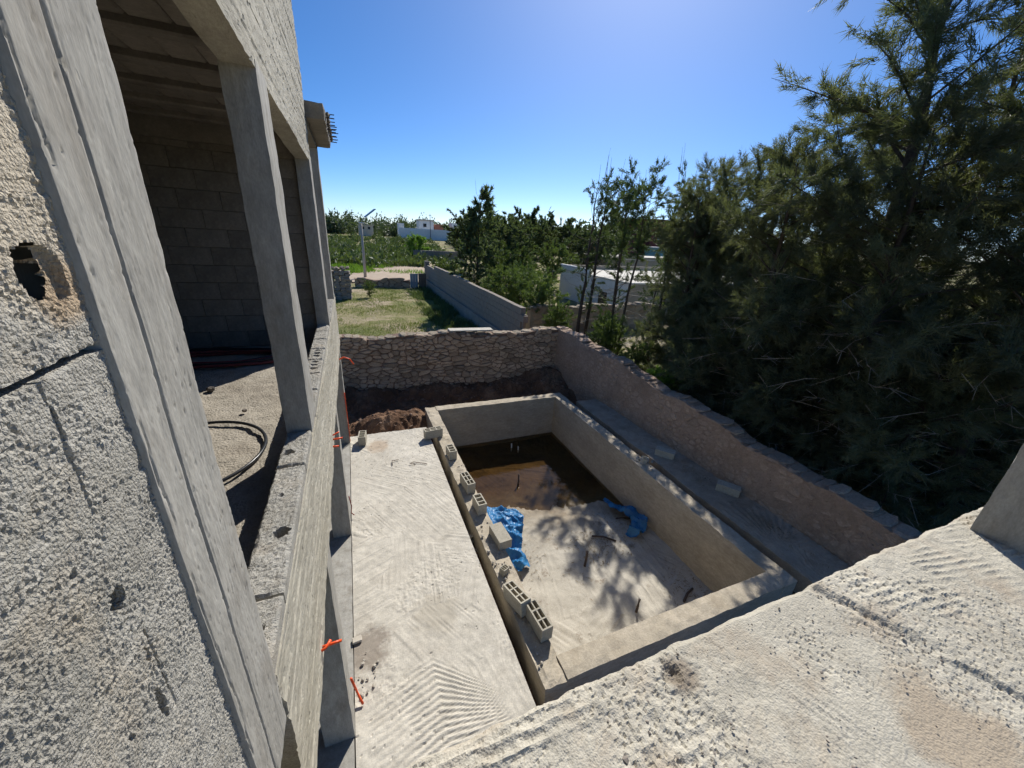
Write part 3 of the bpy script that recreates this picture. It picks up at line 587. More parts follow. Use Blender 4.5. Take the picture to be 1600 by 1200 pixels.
# slab the view is taken from
def balcony():
    nx = 560; xs = -.32 + (4.6+.32)*np.linspace(0, 1, nx)**1.25; ys = np.concatenate([np.linspace(-2.2, -.25, 40)[:-1], np.arange(-.25, .722, .0068)])
    X, Y = np.meshgrid(xs, ys, indexing='ij')
    wob = (fbm(X*2.4, Y*2.4, 701, 3)-.5)*.10 + (fbm(X*14, Y*14, 718, 2)-.5)*.02
    right = sstep(-.02, .02, X - (1.92 + (.69-Y)*.55) + (fbm(X*12, Y*12, 715)-.5)*.05)
    amp = lambda q: sstep(.40, .62, fbm(X*2.6+q, Y*4.2, 706+int(q)))                    # ridges come and go
    a = np.sin((Y + X*.05 + wob*.6)*2*np.pi/.085)
    b = np.sin((X*.93 + Y*.36 + wob*.6)*2*np.pi/.062)
    c = np.sin((Y*.9 + X*.14 + wob*.5)*2*np.pi/.07)
    wa = sstep(1.15, .75, X + (fbm(X*2, Y*2, 702)-.5)*.6); flat = sstep(.36, .56, fbm(X*1.7, Y*1.7, 703))
    wb = (1-wa)*sstep(1.85, 1.5, X + (Y-.3)*.4)*sstep(.66, .46, Y)
    ridge = wa*(1-np.abs(a))**1.0*.009*amp(0) + wb*(1-np.abs(b))*.010*amp(1) + right*(1-np.abs(c))*.008*amp(2)
    Z = 2.85 + (fbm(X*1.5, Y*1.5, 705)-.5)*.035 + right*.016
    Z += ridge*(.45+1.1*fbm(X*15, Y*15, 719, 3))*(1-.75*flat)
    rough = sstep(.42, .64, fbm(X*2.3+4, Y*2.3, 709)); Z += (fbm(X*38, Y*38, 710, 3)-.5)*(.0045+.013*rough)*(1-.7*flat) + (fbm(X*12, Y*12, 711, 3)-.5)*.008*(1-.6*flat)
    Z -= sstep(.30, .1, worley(X*34, Y*34, 712))*.005*(.25+rough)
    gut = np.abs((X-1.96) - (.69-Y)*.5 + (fbm(X*9, Y*9, 716)-.5)*.04); Z -= sstep(.06, .0, gut)*.022*sstep(.2, .4, Y)
    stub = sstep(.05, .02, np.abs(X-1.02+(fbm(X*14, Y*14, 713)-.5)*.1)*.7+np.abs(Y-.62)); Z -= stub*.02
    e = .72-Y; Z -= sstep(.03, 0, e+(fbm(X*9, Y*9, 714, 3)-.5)*.02)*.03
    Y = Y + sstep(.66, .72, Y)*((fbm(X*6, X*0, 717, 4)-.5)*.035)
    V = np.stack([X, Y, Z], -1).reshape(-1, 3); nu, nv = X.shape; idx = np.arange(nu*nv).reshape(nu, nv)
    ring = np.concatenate([idx[:, 0], idx[-1, 1:], idx[-2::-1, -1], idx[0, -2:0:-1]]); low = V[ring].copy(); low[:, 2] = 2.62
    k = len(V); n = len(ring); a_ = np.arange(n); F2 = np.stack([ring, k+a_, k+(a_+1) % n, np.roll(ring, -1)], 1)
    obj('balcony_slab', mesh_np('balcony_slab', np.concatenate([V, low]), np.concatenate([gridfaces(nu, nv), F2, np.array([[k, k+nu-1, k+nu+nv-2, k+2*nu+nv-3]])]), 'slab'), bld)
balcony()
# orange conduit stubs poking out of the facade
def conduit(pts, r, material='orange'):
    MB().tube(pts, r, 7).build('conduit', material, bld, True)
conduit([(-.35, 1.66, 2.22), (-.27, 1.665, 2.22), (-.235, 1.67, 2.215)], .008)
conduit([(-.35, 1.62, 2.24), (-.31, 1.63, 2.245), (-.285, 1.66, 2.26)], .008)
conduit([(-.35, 3.92, 2.28), (-.24, 3.93, 2.28)], .010); conduit([(-.35, 3.84, 2.24), (-.28, 3.85, 2.23)], .010); conduit([(-.35, 3.96, 2.30), (-.27, 3.98, 2.33)], .008)
conduit([(-.35, 6.9, 2.2), (-.25, 6.92, 2.24), (-.16, 6.93, 2.2), (-.10, 6.93, 2.1)], .012)
conduit([(-.345, 2.64, .40), (-.325, 2.66, .22), (-.30, 2.65, .08), (-.27, 2.60, .03)], .012)
conduit([(-.34, 5.32, .50), (-.32, 5.34, .30), (-.34, 5.40, .12), (-.30, 5.42, .05)], .008, 'red')
conduit([(-.345, 7.83, 1.2), (-.34, 7.84, .6), (-.34, 7.85, .05)], .008)

# ------------------------------------------------------------------ rubble stone walls: mortar core and single stones
def clip(poly, px, py, nx, ny):
    out = []; n = len(poly)
    for i in range(n):
        a = poly[i]; b = poly[(i+1) % n]; da = (a[0]-px)*nx+(a[1]-py)*ny; db = (b[0]-px)*nx+(b[1]-py)*ny
        if da <= 0: out.append(a)
        if da*db < 0: t = da/(da-db); out.append((a[0]+(b[0]-a[0])*t, a[1]+(b[1]-a[1])*t))
    return out
def rubble(W, Hh, sw, sh, rng, jit=1.05):
    """irregular stone outlines filling a W x Hh face (u, v)"""
    nx = max(1, int(W/sw)); ny = max(1, int(Hh/sh)); S = []
    for j in range(ny):
        for i in range(nx):
            S.append(((i+.5+(rng.random()-.5)*jit+.5*(j % 2))*W/nx, (j+.5+(rng.random()-.5)*jit)*Hh/ny))
    S = np.array([q for q in S if rng.random() > .42]); k = sw/sh; res = []
    for i, (x, y) in enumerate(S):
        d = (S[:, 0]-x)**2 + ((S[:, 1]-y)*k)**2; near = np.argsort(d)[1:15]
        poly = [(0, 0), (W, 0), (W, Hh), (0, Hh)]
        for q in near:
            mx, my = (S[q]+S[i])/2; poly = clip(poly, mx, my, S[q][0]-x, (S[q][1]-y)*k*k)
            if len(poly) < 3: break
        if len(poly) >= 3: res.append(poly)
    return res
def stone_piece(poly, shrink, proud, depth, rng):
    P = np.array(poly); c = P.mean(0); r = np.hypot(*(P-c).T).mean()
    if r < .02: return None
    Q = c + (P-c)*(1-shrink/r) ; Q = Q + rng.normal(0, .004, Q.shape)
    # round the corners: cut each corner
    R = []
    for i in range(len(Q)):
        a, b, d = Q[i-1], Q[i], Q[(i+1) % len(Q)]; R.append(b+(a-b)*.24); R.append(b+(d-b)*.24)
    R = np.array(R); n = len(R); I = c+(R-c)*.78
    tilt = rng.normal(0, .05, 2)
    V = [(x, y, -depth) for x, y in R] + [(x, y, proud*.45+rng.normal(0, .003)) for x, y in R] + [(x, y, proud+(x-c[0])*tilt[0]+(y-c[1])*tilt[1]+rng.normal(0, .004)) for x, y in I]
    F = [(i, (i+1) % n, n+(i+1) % n, n+i) for i in range(n)] + [(n+i, n+(i+1) % n, 2*n+(i+1) % n, 2*n+i) for i in range(n)] + [tuple(range(2*n, 3*n))]
    return V, F
def stones_on(parent, frame, W, hfun, sw, sh, material, seed, limit=300, shrink=.012, proud=.03, cen=None):
    """frame(u, v, d) -> xyz ; the stones nearest the viewer are parts of their own, the rest one part"""
    rng = np.random.default_rng(seed); cells = rubble(W, hfun(None), sw, sh, rng); pieces = []
    for poly in cells:
        c = np.mean(poly, 0)
        if c[1] > hfun(c[0])-.03: continue
        s = stone_piece(poly, shrink*(.6+.8*rng.random()), proud*(.4+rng.random()), .05, rng)
        if s is None: continue
        p = frame(c[0], c[1], 0); area = np.ptp(np.array(poly)[:, 0])*np.ptp(np.array(poly)[:, 1]); dist = math.dist(p, EYE); pieces.append((-area/dist**2, c, s))
    pieces.sort(key=lambda t: t[0]); rest = MB()
    for i, (_, c, (V, F)) in enumerate(pieces):
        o3 = Vector(frame(c[0], c[1], 0)); W3 = [Vector(frame(u, v, d)) for u, v, d in V]
        if i < limit: me = MB().add([p-o3 for p in W3], F).mesh('stone', material); obj('stone', me, parent, o3)
        else: rest.add(W3, F)
    if rest.v: tag(rest.build('stones', material, parent), kind='stuff')
# rear wall
back = empty('stone_wall', (0, 0, 0), 'tawny rubble stone wall across the far end of the yard behind the dug soil', 'wall')
BW0 = Vector((-2.2, 11.38, -.6)); BW1 = Vector((6.62, 11.10, -.6)); bdir = (BW1-BW0).normalized(); bn = Vector((bdir.y, -bdir.x, 0))
bh = lambda u: 2.12 if u is None else 2.02 + .05*math.sin(u*1.7) + .03*math.sin(u*4.1)
fr = lambda u, v, d: tuple(BW0 + bdir*u + bn*d + Vector((0, 0, v)))
W = (BW1-BW0).length
def wall_core(name, frame, W, hfun, thick, material, parent, seed, res=.12, off=0.):
    us = np.linspace(0, W, int(W/res)); V = []; F = []
    nv = 20
    for u in us:
        h = hfun(u)
        for k in range(nv): v = h*k/(nv-1); V.append(frame(u, v, off+(float(fbm(u*3, v*3, seed))-.5)*.05))
        for k in range(nv): v = h*(1-k/(nv-1)); V.append(frame(u, v, -thick+(float(fbm(u*3, v*3, seed+4))-.5)*.05))
    n2 = 2*nv
    for i in range(len(us)-1):
        for k in range(n2): F.append((i*n2+k, (i+1)*n2+k, (i+1)*n2+(k+1) % n2, i*n2+(k+1) % n2))
    F.append(tuple(range(n2))); F.append(tuple((len(us)-1)*n2+k for k in range(n2))[::-1])
    return MB().add(V, F).build(name, material, parent)
wall_core('mortar_core', fr, W, bh, .38, 'mortar', back, 800, .08, .010)
stones_on(back, fr, W, bh, .19, .095, 'stone', 11, 300, .010, .05)
def cap_stones(parent, frame, W, hfun, thick, material, seed, lo=.25, hi=.55, hh=.06):
    rng = np.random.default_rng(seed); u = 0.
    while u < W-.1:
        l = lo+(hi-lo)*rng.random(); u1 = min(W, u+l); h = hfun((u+u1)/2)-.02; V = []; n = 8; c = (u+u1)/2
        for lev in range(3):
            s = (1.0, .97, .72)[lev]; z = (0, hh*(.5+.6*rng.random()), hh*(.8+.8*rng.random()))[lev]
            for k in range(n):
                q = 2*math.pi*(k+.5)/n; cu = max(-1, min(1, math.cos(q)*1.3)); cd = max(-1, min(1, math.sin(q)*1.3))
                V.append((c+cu*(u1-u)*.49*s+rng.normal(0, .008), h+z+rng.normal(0, .008), -thick*.5+cd*(thick*.5+.02)*s+rng.normal(0, .012)))
        F = [(l_*n+k, l_*n+(k+1) % n, (l_+1)*n+(k+1) % n, (l_+1)*n+k) for l_ in range(2) for k in range(n)] + [tuple(range(2*n, 3*n))]
        o3 = Vector(frame(c, h, -thick/2)); obj('cap_stone', MB().add([Vector(frame(*p))-o3 for p in V], F).mesh('cap_stone', material), parent, o3); u = u1
cap_stones(back, fr, W, bh, .36, 'cap', 12, .15, .5, .035)
o3 = MB().chbox(-.7, .7, -.17, .17, 0, .035, .008).build('capping_plank', 'deck', back, False, (3.35, 11.38, 1.50), (0, .01, -.03))
# right wall
rw = empty('stone_wall', (0, 0, 0), 'long pinkish rubble and mortar wall running beside the pool under the trees', 'wall')
RW0 = Vector((6.30, 11.35, -.5)); RW1 = Vector((6.82, -2.0, -.5)); rdir = (RW1-RW0).normalized(); rn = Vector((rdir.y, -rdir.x, 0))
if rn.x > 0: rn = -rn
rh = lambda u: 2.05 if u is None else (1.96 - .62*min(1, max(0, (u-1.5)/7.5)) + .045*math.sin(u*2.3) + .03*math.sin(u*5.7+1))
fr2 = lambda u, v, d: tuple(RW0 + rdir*u + rn*d + Vector((0.03*v, 0, v)))
W2 = (RW1-RW0).length
wall_core('mortar_core', fr2, W2, rh, .40, 'pinkmortar', rw, 820, .07, .012)
stones_on(rw, fr2, W2, rh, .13, .085, 'pink', 13, 300, .020, .016)
cap_stones(rw, fr2, W2, rh, .38, 'pink', 14, .10, .42, .035)

# ------------------------------------------------------------------ loose hollow blocks, pipes, sheets
def hollow_mesh(name, lx=.40, wy=.15, h=.20, nl=3, nw=2, t=.02):
    m = MB(); X0, X1, Y0, Y1 = -lx/2, lx/2, -wy/2, wy/2
    m.box(X0, X1, Y0, Y0+t, 0, h); m.box(X0, X1, Y1-t, Y1, 0, h); m.box(X0, X0+t, Y0+t, Y1-t, 0, h); m.box(X1-t, X1, Y0+t, Y1-t, 0, h)
    for k in range(1, nl): x = X0+(X1-X0)*k/nl; m.box(x-t*.45, x+t*.45, Y0+t, Y1-t, .002, h-.002)
    for k in range(1, nw):
        y = Y0+(Y1-Y0)*k/nw
        for j in range(nl):
            xa = X0+t if j == 0 else X0+(X1-X0)*j/nl+t*.45; xb = X1-t if j == nl-1 else X0+(X1-X0)*(j+1)/nl-t*.45; m.box(xa, xb, y-t*.4, y+t*.4, .004, h-.004)
    m.box(X0+t, X1-t, Y0+t, Y1-t, .001, .02)
    return m.mesh(name, 'hollow')
hm = hollow_mesh('hollow_block'); hs = hollow_mesh('hollow_block_short', .30, .15, .20, 3, 1)
HB = 'loose hollow concrete blocks'
R90 = math.pi/2
for me, loc, rot, lab in (
    (hs, (-.09, 7.82, .015), (0, 0, R90-.12), 'hollow block standing alone at the far left corner of the pale terrace slab'),
    (hm, (1.40, 7.62, .02), (0, 0, .12), 'hollow block bridging the slot at the far corner of the pool, cells up'),
    (hs, (1.60, 6.72, .01), (0, 0, R90+.05), 'hollow block farthest along the pool edge just past the bridging one'),
    (hm, (1.64, 5.62, .01), (0, 0, R90+.10), 'six cell hollow block on the pool edge, second in from the far end'),
    (hs, (1.67, 4.98, .01), (0, 0, R90+.06), 'four cell hollow block on the pool edge right behind the blue sheet'),
    (hm, (1.66, 4.20, .085), (R90, 0, R90+.08), 'hollow block lying on its side on the pool edge beside the blue sheet'),
    (hm, (1.71, 2.76, .01), (0, 0, R90+.10), 'upright hollow block at the near pool corner with cells showing'),
    (hm, (1.585, 3.10, .012), (.0, .18, R90+.22), 'tilted hollow block leaning against the upright one at the near pool corner'),
    (hm, (6.02, 5.32, .075), (R90, 0, math.pi-.9), 'pale block lying on the shaded walkway beside the pink wall, farther one'),
    (hm, (6.28, 3.92, .075), (R90, 0, math.pi-1.0), 'block lying on the shaded walkway beside the pink wall, nearer one')):
    o = obj('hollow_block', me, None, loc, rot); tag(o, lab, 'block', HB)
def pipe(name, base, top, r, material, label, cat='pipe', n=8):
    m = MB().tube([base, tuple((np.array(base)+np.array(top))/2+np.array([.006, 0, 0])), top], r, n); o = m.build(name, material, None, True); tag(o, label, cat)
zf = pool_z(3.43, 4.18); pipe('standing_pipe', (3.43, 4.18, zf-.02), (3.47, 4.22, zf+.30), .022, 'brown_pipe', 'short brown pipe stub standing on the sunlit pool floor by the leaf litter')
zf = pool_z(3.72, 3.15); pipe('standing_pipe', (3.72, 3.12, zf-.02), (3.74, 3.13, zf+.26), .02, 'brown_pipe', 'short bent grey pipe stub on the pool floor close to the near wall')
zf = pool_z(3.25, 6.9); pipe('standing_pipe', (3.25, 6.85, zf-.02), (3.30, 6.95, zf+.26), .022, 'brown_pipe', 'dark pipe stub rising from the brown water near the middle of the pool')
pipe('standing_pipe', (3.72, 8.45, -1.3), (3.72, 8.45, -1.03), .02, 'white_pvc', 'white plastic pipe stub in the black water, left one'); pipe('standing_pipe', (3.86, 8.30, -1.3), (3.86, 8.30, -1.06), .02, 'white_pvc', 'white plastic pipe stub in the black water, right one')
def tarp(name, outline, zfun, seed, amp, label, res=26, lift=None):
    P = np.array(outline); lo = P.min(0); hi = P.max(0); V = []; idx = {}
    def ins(x, y):
        c = False; j = len(P)-1
        for i in range(len(P)):
            if (P[i][1] > y) != (P[j][1] > y) and x < (P[j][0]-P[i][0])*(y-P[i][1])/(P[j][1]-P[i][1])+P[i][0]: c = not c
            j = i
        return c
    n1 = n2 = int(res*2.6); F = []
    for i in range(n1+1):
        for j in range(n2+1):
            x = lo[0]+(hi[0]-lo[0])*i/n1; y = lo[1]+(hi[1]-lo[1])*j/n2
            if ins(x, y):
                rx = abs(float(fbm(x*2.6+y*1.6, y*1.5-x*.6, seed, 2))-.5)*2; r2 = abs(float(fbm(x*6+y*3, y*5, seed+3, 2))-.5)*2
                z = zfun(x, y) + .02 + amp*(1-rx)**3*1.0 + amp*.30*(1-r2)**3 + .03*(float(fbm(x*22, y*22, seed+6, 2))-.5) + (lift(x, y) if lift else 0)
                idx[i, j] = len(V); V.append((x+.03*r2, y+.03*rx, z))
    for i in range(n1):
        for j in range(n2):
            q = [(i, j), (i+1, j), (i+1, j+1), (i, j+1)]
            if all(k in idx for k in q): F.append([idx[k] for k in q])
    o = MB().add(V, F).build(name, 'tarp', None, False); tag(o, label, 'plastic sheet')
    md = o.modifiers.new('thickness', 'SOLIDIFY'); md.thickness = .004
tarp('plastic_sheet', [(1.80, 6.35), (2.3, 6.25), (2.82, 5.95), (2.88, 5.65), (2.58, 5.05), (2.45, 4.80), (2.50, 4.45), (2.2, 4.35), (2.05, 4.7), (1.80, 4.9)], pool_z, 31, .16, 'bright blue plastic sheet crumpled on the pool floor against the left edge')
tarp('plastic_sheet', [(4.72, 5.55), (4.95, 5.62), (5.2, 5.2), (5.24, 4.7), (5.05, 4.45), (4.72, 4.35), (4.55, 4.5), (4.85, 4.72), (4.9, 5.0), (4.66, 5.2)], pool_z, 37, .20, 'dark blue plastic sheet bundled in the shade at the foot of the right pool wall')
# black pipe loop and dark coil on the room floor, small stones
pts = [(-1.15+.46*math.cos(q), 2.86+.50*math.sin(q), 2.875) for q in np.linspace(2.4, -1.25, 28)]
pts += [(-1.35, 2.2, 2.875), (-1.8, 2.1, 2.875)]
tag(MB().tube(pts, .012, 8).build('pipe_loop', 'black', None, True), 'black plastic pipe curling in a loop on the sunlit room floor', 'pipe')
coil = empty('conduit_coil', (-1.5, 5.05, 2.86), 'coil of dark red conduit lying in the shade by the room rear wall', 'coil')
for k, (r, dz) in enumerate(((.62, .02), (.55, .045), (.68, .045), (.5, .02))):
    MB().tube([(r*1.15*math.cos(q), .42*r*math.sin(q)+.03*k, dz+.01*math.sin(3*q+k)) for q in np.linspace(0, 6.28, 30)], .016, 6, False).build('conduit', 'red' if k < 2 else 'black', coil, True)
def pebble_mesh(seed, material, sub=1):
    bm = bmesh.new(); bmesh.ops.create_icosphere(bm, subdivisions=sub, radius=1); r = random.Random(seed)
    for v in bm.verts: v.co *= r.uniform(.72, 1.15)
    me = bpy.data.meshes.new('pebble'); bm.to_mesh(me); bm.free(); me.materials.append(M[material]); return me
PB = [pebble_mesh(s, 'pebble', 2) for s in range(4)]; RB = [pebble_mesh(s+20, 'rubble', 1) for s in range(4)]
for (x, y, s, lab) in ((-1.33, 4.12, .035, 'small dark stone lying on the sunlit room floor near the far shadow'), (-.95, 3.55, .02, 'tiny dark stone on the sunlit room floor just above the pipe loop')):
    o = obj('loose_stone', PB[0], None, (x, y, 2.86+s*.5)); o.scale = (s, s*.9, s*.8); tag(o, lab, 'stone', 'stones on the room floor')

# ------------------------------------------------------------------ grit, rubble and litter too small to count
def scatter(name, spots, material, seed, label=None):
    """spots: list of (x, y, z, size) -> one object of small angular stones"""
    rng = np.random.default_rng(seed); t = (1+5**.5)/2
    ico = np.array([(-1,t,0),(1,t,0),(-1,-t,0),(1,-t,0),(0,-1,t),(0,1,t),(0,-1,-t),(0,1,-t),(t,0,-1),(t,0,1),(-t,0,-1),(-t,0,1)])/1.9
    IF = np.array([(0,11,5),(0,5,1),(0,1,7),(0,7,10),(0,10,11),(1,5,9),(5,11,4),(11,10,2),(10,7,6),(7,1,8),(3,9,4),(3,4,2),(3,2,6),(3,6,8),(3,8,9),(4,9,5),(2,4,11),(6,2,10),(8,6,7),(9,8,1)])
    S = np.array(spots); n = len(S); V = ico[None]*rng.uniform(.7, 1.2, (n, 12, 1)); q = rng.uniform(0, 6.28, n); c, s = np.cos(q)[:, None], np.sin(q)[:, None]
    V = V*rng.uniform(.6, 1.25, (n, 1, 3)); V = np.stack([V[..., 0]*c-V[..., 1]*s, V[..., 0]*s+V[..., 1]*c, V[..., 2]*.75], -1)*S[:, None, 3:4] + S[:, None, :3]
    F = (IF[None]+np.arange(n)[:, None, None]*12).reshape(-1, 3)
    o = obj(name, mesh_np(name, V.reshape(-1, 3), F, material)); tag(o, kind='stuff'); return o
r = np.random.default_rng(3)
sp = []
for k in range(1300):
    x = r.uniform(-.1, 3.2); y = r.uniform(-.1, .69)
    if float(fbm(x*2.3+4, y*2.3, 709)) + r.normal(0, .12) > .52: sp.append((x, y, 2.855, r.uniform(.002, .0055)*(1+1.2*(r.random() < .06))))
scatter('grit', sp, 'pebble', 61)
sp = [(r.uniform(1.5, 1.74), y, .012, r.uniform(.006, .03)) for y in np.concatenate([r.normal(3.5, .35, 60), r.uniform(2.3, 7, 60)])]
sp += [(r.normal(5.5, .1), r.normal(5.35, .12), .02, r.uniform(.01, .05)) for k in range(30)]
sp += [(r.uniform(1.37, 1.45), r.uniform(2.3, 8), -.40, r.uniform(.01, .05)) for k in range(80)]
sp += [(r.uniform(-.3, -.1), r.normal(2.85, .12), .02, r.uniform(.008, .04)) for k in range(14)]
scatter('rubble', sp, 'rubble', 62)
sp = []
for k in range(420):
    x = r.uniform(-.4, 6.2); y = r.uniform(8.4, 11.1)
    if (1.5 < x < 5.6) and y < 9.3: continue
    sp.append((x, y, soil_z(x, y), r.uniform(.012, .06)))
scatter('soil_stones', sp, 'mortar', 63)
def litter(name, spots, seed, size, material='litter'):
    rng = np.random.default_rng(seed); S = np.array(spots); n = len(S); a = rng.uniform(0, 6.28, n); l = rng.uniform(.4, 1.3, n)*size
    d = np.stack([np.cos(a), np.sin(a), rng.normal(0, .25, n)], 1)*l[:, None]; p = np.stack([-np.sin(a), np.cos(a), rng.normal(0, .3, n)], 1)*l[:, None]*.16
    V = np.stack([S-d, S+p, S+d, S-p], 1).reshape(-1, 3); F = np.arange(4*n).reshape(-1, 4)
    o = obj(name, mesh_np(name, V, F, material)); tag(o, kind='stuff')
sp = []
for cx, cy, s, n in ((4.05, 4.6, .28, 340), (4.75, 4.9, .3, 160), (4.9, 3.2, .25, 120), (3.7, 4.5, .2, 60), (2.4, 4.6, .25, 90), (3.6, 5.4, .9, 100)):
    for k in range(n):
        x = cx+r.normal(0, s); y = cy+r.normal(0, s)
        if 1.85 < x < 5.2 and 2.5 < y < 8.8: sp.append((x, y, pool_z(x, y)+.014))
litter('leaf_litter', sp, 64, .035)
sp = [(r.uniform(5.95, 6.4), r.uniform(1.2, 8), .03) for k in range(420)] + [(r.normal(6.15, .12), r.normal(4.6, .3), .04) for k in range(260)] + [(r.normal(6.2, .1), r.normal(3.2, .25), .04) for k in range(260)]
litter('walkway_litter', sp, 65, .03)
for (me, loc, rot, sc, lab) in ((hs, (1.60, 3.62, .0), (0, .1, .5), .6, 'broken corner of a hollow block lying in the rubble on the pool edge'), (hs, (5.42, 5.30, .02), (.3, 0, 1.1), .7, 'broken pale block lump on the right pool edge beside the walkway'), (hs, (1.40, 4.75, -.36), (1.2, 0, .4), .7, 'broken block fallen into the slot beside the pool wall')):
    o = obj('broken_block', me, None, loc, rot); o.scale = (sc*.6, sc, sc*.8); tag(o, lab, 'block', HB)
for (a, b, r_, lab) in (((3.95, 4.75), (4.35, 4.5), .018, 'short wooden stick lying among leaf litter on the pool floor'), ((4.75, 5.05), (5.05, 4.95), .014, 'thin stick lying beside the shaded blue sheet'), ((4.6, 3.0), (4.95, 3.15), .02, 'dark stick lying on the near right pool floor')):
    tag(MB().tube([(a[0], a[1], pool_z(*a)+.02), ((a[0]+b[0])/2, (a[1]+b[1])/2+.02, pool_z(*a)+.035), (b[0], b[1], pool_z(*b)+.02)], r_, 6).build('stick', 'brown_pipe', None, True), lab, 'stick')
# bits of broken plastic, wire and a wooden chip on the terrace
tag(MB().chbox(-.05, .05, -.035, .035, 0, .03, .005).build('wood_offcut', 'rubble', None, False, (-.31, 3.29, .012), (0, 0, .1)), 'small pale wooden offcut on the terrace edge below the parapet', 'offcut')
tag(MB().tube([(0, 0, 0), (.02, .16, .01), (.15, .15, .005)], .007, 5).build('bent_bar', 'steel', None, True, (.42, 6.72, .015), (0, 0, .1)), 'thin bent steel bar lying alone on the sunny terrace', 'steel bar')
tag(MB().tube([(0, 0, 0), (-.10, .05, .02), (-.02, .10, .005), (.22, -.05, .005)], .007, 5).build('bent_bar', 'steel', None, True, (.85, 6.62, .015)), 'bent steel bar beside the leafy shadow patch on the terrace', 'steel bar')

# ------------------------------------------------------------------ trees
def blades(S, D, L, Wd, rng):
    """one slim triangle per needle"""
    n = len(S); D = D/np.linalg.norm(D, axis=1)[:, None]; r_ = rng.normal(0, 1, (n, 3)); p = np.cross(D, r_); p /= np.linalg.norm(p, axis=1)[:, None]+1e-9
    V = np.stack([S-p*Wd[:, None], S+p*Wd[:, None], S+D*L[:, None]], 1).reshape(-1, 3); return V, np.arange(3*n).reshape(-1, 3)
def make_tree(seed, h, rad, nb, ntw, nn, nl=.24, nw=.009, base=.14, lean=(0, 0), r0=.11, droop=.25, up=.5, shape='cone', dead=0, bare_top=0, tuft_only=False, skirt=1.0):
    rng = np.random.default_rng(seed); wood = MB(); K = 9
    wig = rng.normal(0, .02*h, (K+1, 2)).cumsum(0)*.35; wig -= wig[0]
    def tp(t):
        f = t*K; i = min(K-1, int(f)); a = f-i; w = wig[i]*(1-a)+wig[i+1]*a; return np.array([lean[0]*h*t**1.3+w[0], lean[1]*h*t**1.3+w[1], h*t])
    wood.tube([tp(i/K) for i in range(K+1)], [r0*(1-i/K)**.8+.008 for i in range(K+1)], 7)
    S = []; D = []; L = []; Wd = []
    for b in range(nb):
        t = base + (1-base)*(b+rng.random())/nb
        if shape == 'cone': prof = (1-t)**.75*.9+.12; prof *= min(1, (t-base)/.1*.4+.6*skirt)
        elif shape == 'plume':
            q_ = (t-base)/(1-base); prof = (.30+.80*math.sin(math.pi*min(1., q_*.86+.16))**.8)*(1+.25*math.sin(b*1.7+seed))
        elif shape == 'round': prof = math.sqrt(max(.04, 1-((t-.62)/.42)**2))
        else: prof = .55+.45*math.sin(t*9+seed)
        ln = rad*prof*rng.uniform(.55, 1.15); az = rng.uniform(0, 6.28); el = rng.uniform(.1, .9)*up*1.4 + .25*t
        p = tp(t); d = np.array([math.cos(az)*math.cos(el), math.sin(az)*math.cos(el), math.sin(el)]); pts = [p]; ns = 5
        for k in range(ns):
            d = d + np.array([0, 0, -droop*.35*(k/ns)]) + rng.normal(0, .10, 3); d /= np.linalg.norm(d); pts.append(pts[-1]+d*ln/ns)
        r1 = max(.006, r0*.32*(1-t)+.006); wood.tube(pts, [r1*(1-k/ns)+.003 for k in range(ns+1)], 4, False)
        P = np.array(pts)
        ntb = max(1, int(ntw*(.4+.6*ln/rad)))
        for q in range(ntb):
            f = (.75+.25*rng.random() if tuft_only else rng.uniform(.22, 1.0))*ns; i = min(ns-1, int(f)); a = f-i; s = P[i]*(1-a)+P[i+1]*a
            td = (P[i+1]-P[i]); td /= np.linalg.norm(td)+1e-9; td = td*.6 + rng.normal(0, .55, 3) + np.array([0, 0, .15]); td /= np.linalg.norm(td); tl = rng.uniform(.25, .6)*min(1., rad/1.2)
            m_ = nn; u = rng.random(m_)**.8; pos = s + td*tl*u[:, None] + rng.normal(0, .025, (m_, 3)); dr = td*.9 + rng.normal(0, .42, (m_, 3)); dr[:, 2] -= droop*.8*rng.random(m_)
            S.append(pos); D.append(dr); L.append(rng.uniform(.55, 1.2, m_)*nl); Wd.append(rng.uniform(.7, 1.3, m_)*nw)
    sticks = MB()
    for k in range(dead):
        t = rng.uniform(.05, .5); p = tp(t); az = rng.uniform(0, 6.28); el = rng.uniform(-.3, .35); ln = rng.uniform(.4, 1.0)*rad
        d = np.array([math.cos(az)*math.cos(el), math.sin(az)*math.cos(el), math.sin(el)]); q = p+d*ln*.6+rng.normal(0, .06, 3); e = p+d*ln+rng.normal(0, .12, 3)
        sticks.tube([p, q, e], [.010, .007, .003], 3, False)
        for j in range(3): g = q+(e-q)*rng.random(); sticks.tube([g, g+d*.25+rng.normal(0, .14, 3)], [.004, .002], 3, False)
    for k in range(bare_top):
        p = tp(rng.uniform(.72, .97)); az = rng.uniform(0, 6.28); ln = rng.uniform(.8, 1.7); o_ = np.array([math.cos(az), math.sin(az), 0]); wood.tube([p, p+o_*ln*.25+np.array([0, 0, ln*.4]), p+o_*ln*.32+np.array([0, 0, ln])], [.012, .008, .003], 4, False)
    V, F = blades(np.concatenate(S), np.concatenate(D), np.concatenate(L), np.concatenate(Wd), rng)
    return wood, V, F, sticks
def tree_meshes(seed, leaf, bark='bark', **kw):
    wood, V, F, st = make_tree(seed, **kw)
    return (wood.mesh('trunk', bark, True), mesh_np('crown', V, F, leaf), st.mesh('dead_branches', 'greybark') if st.v else None)
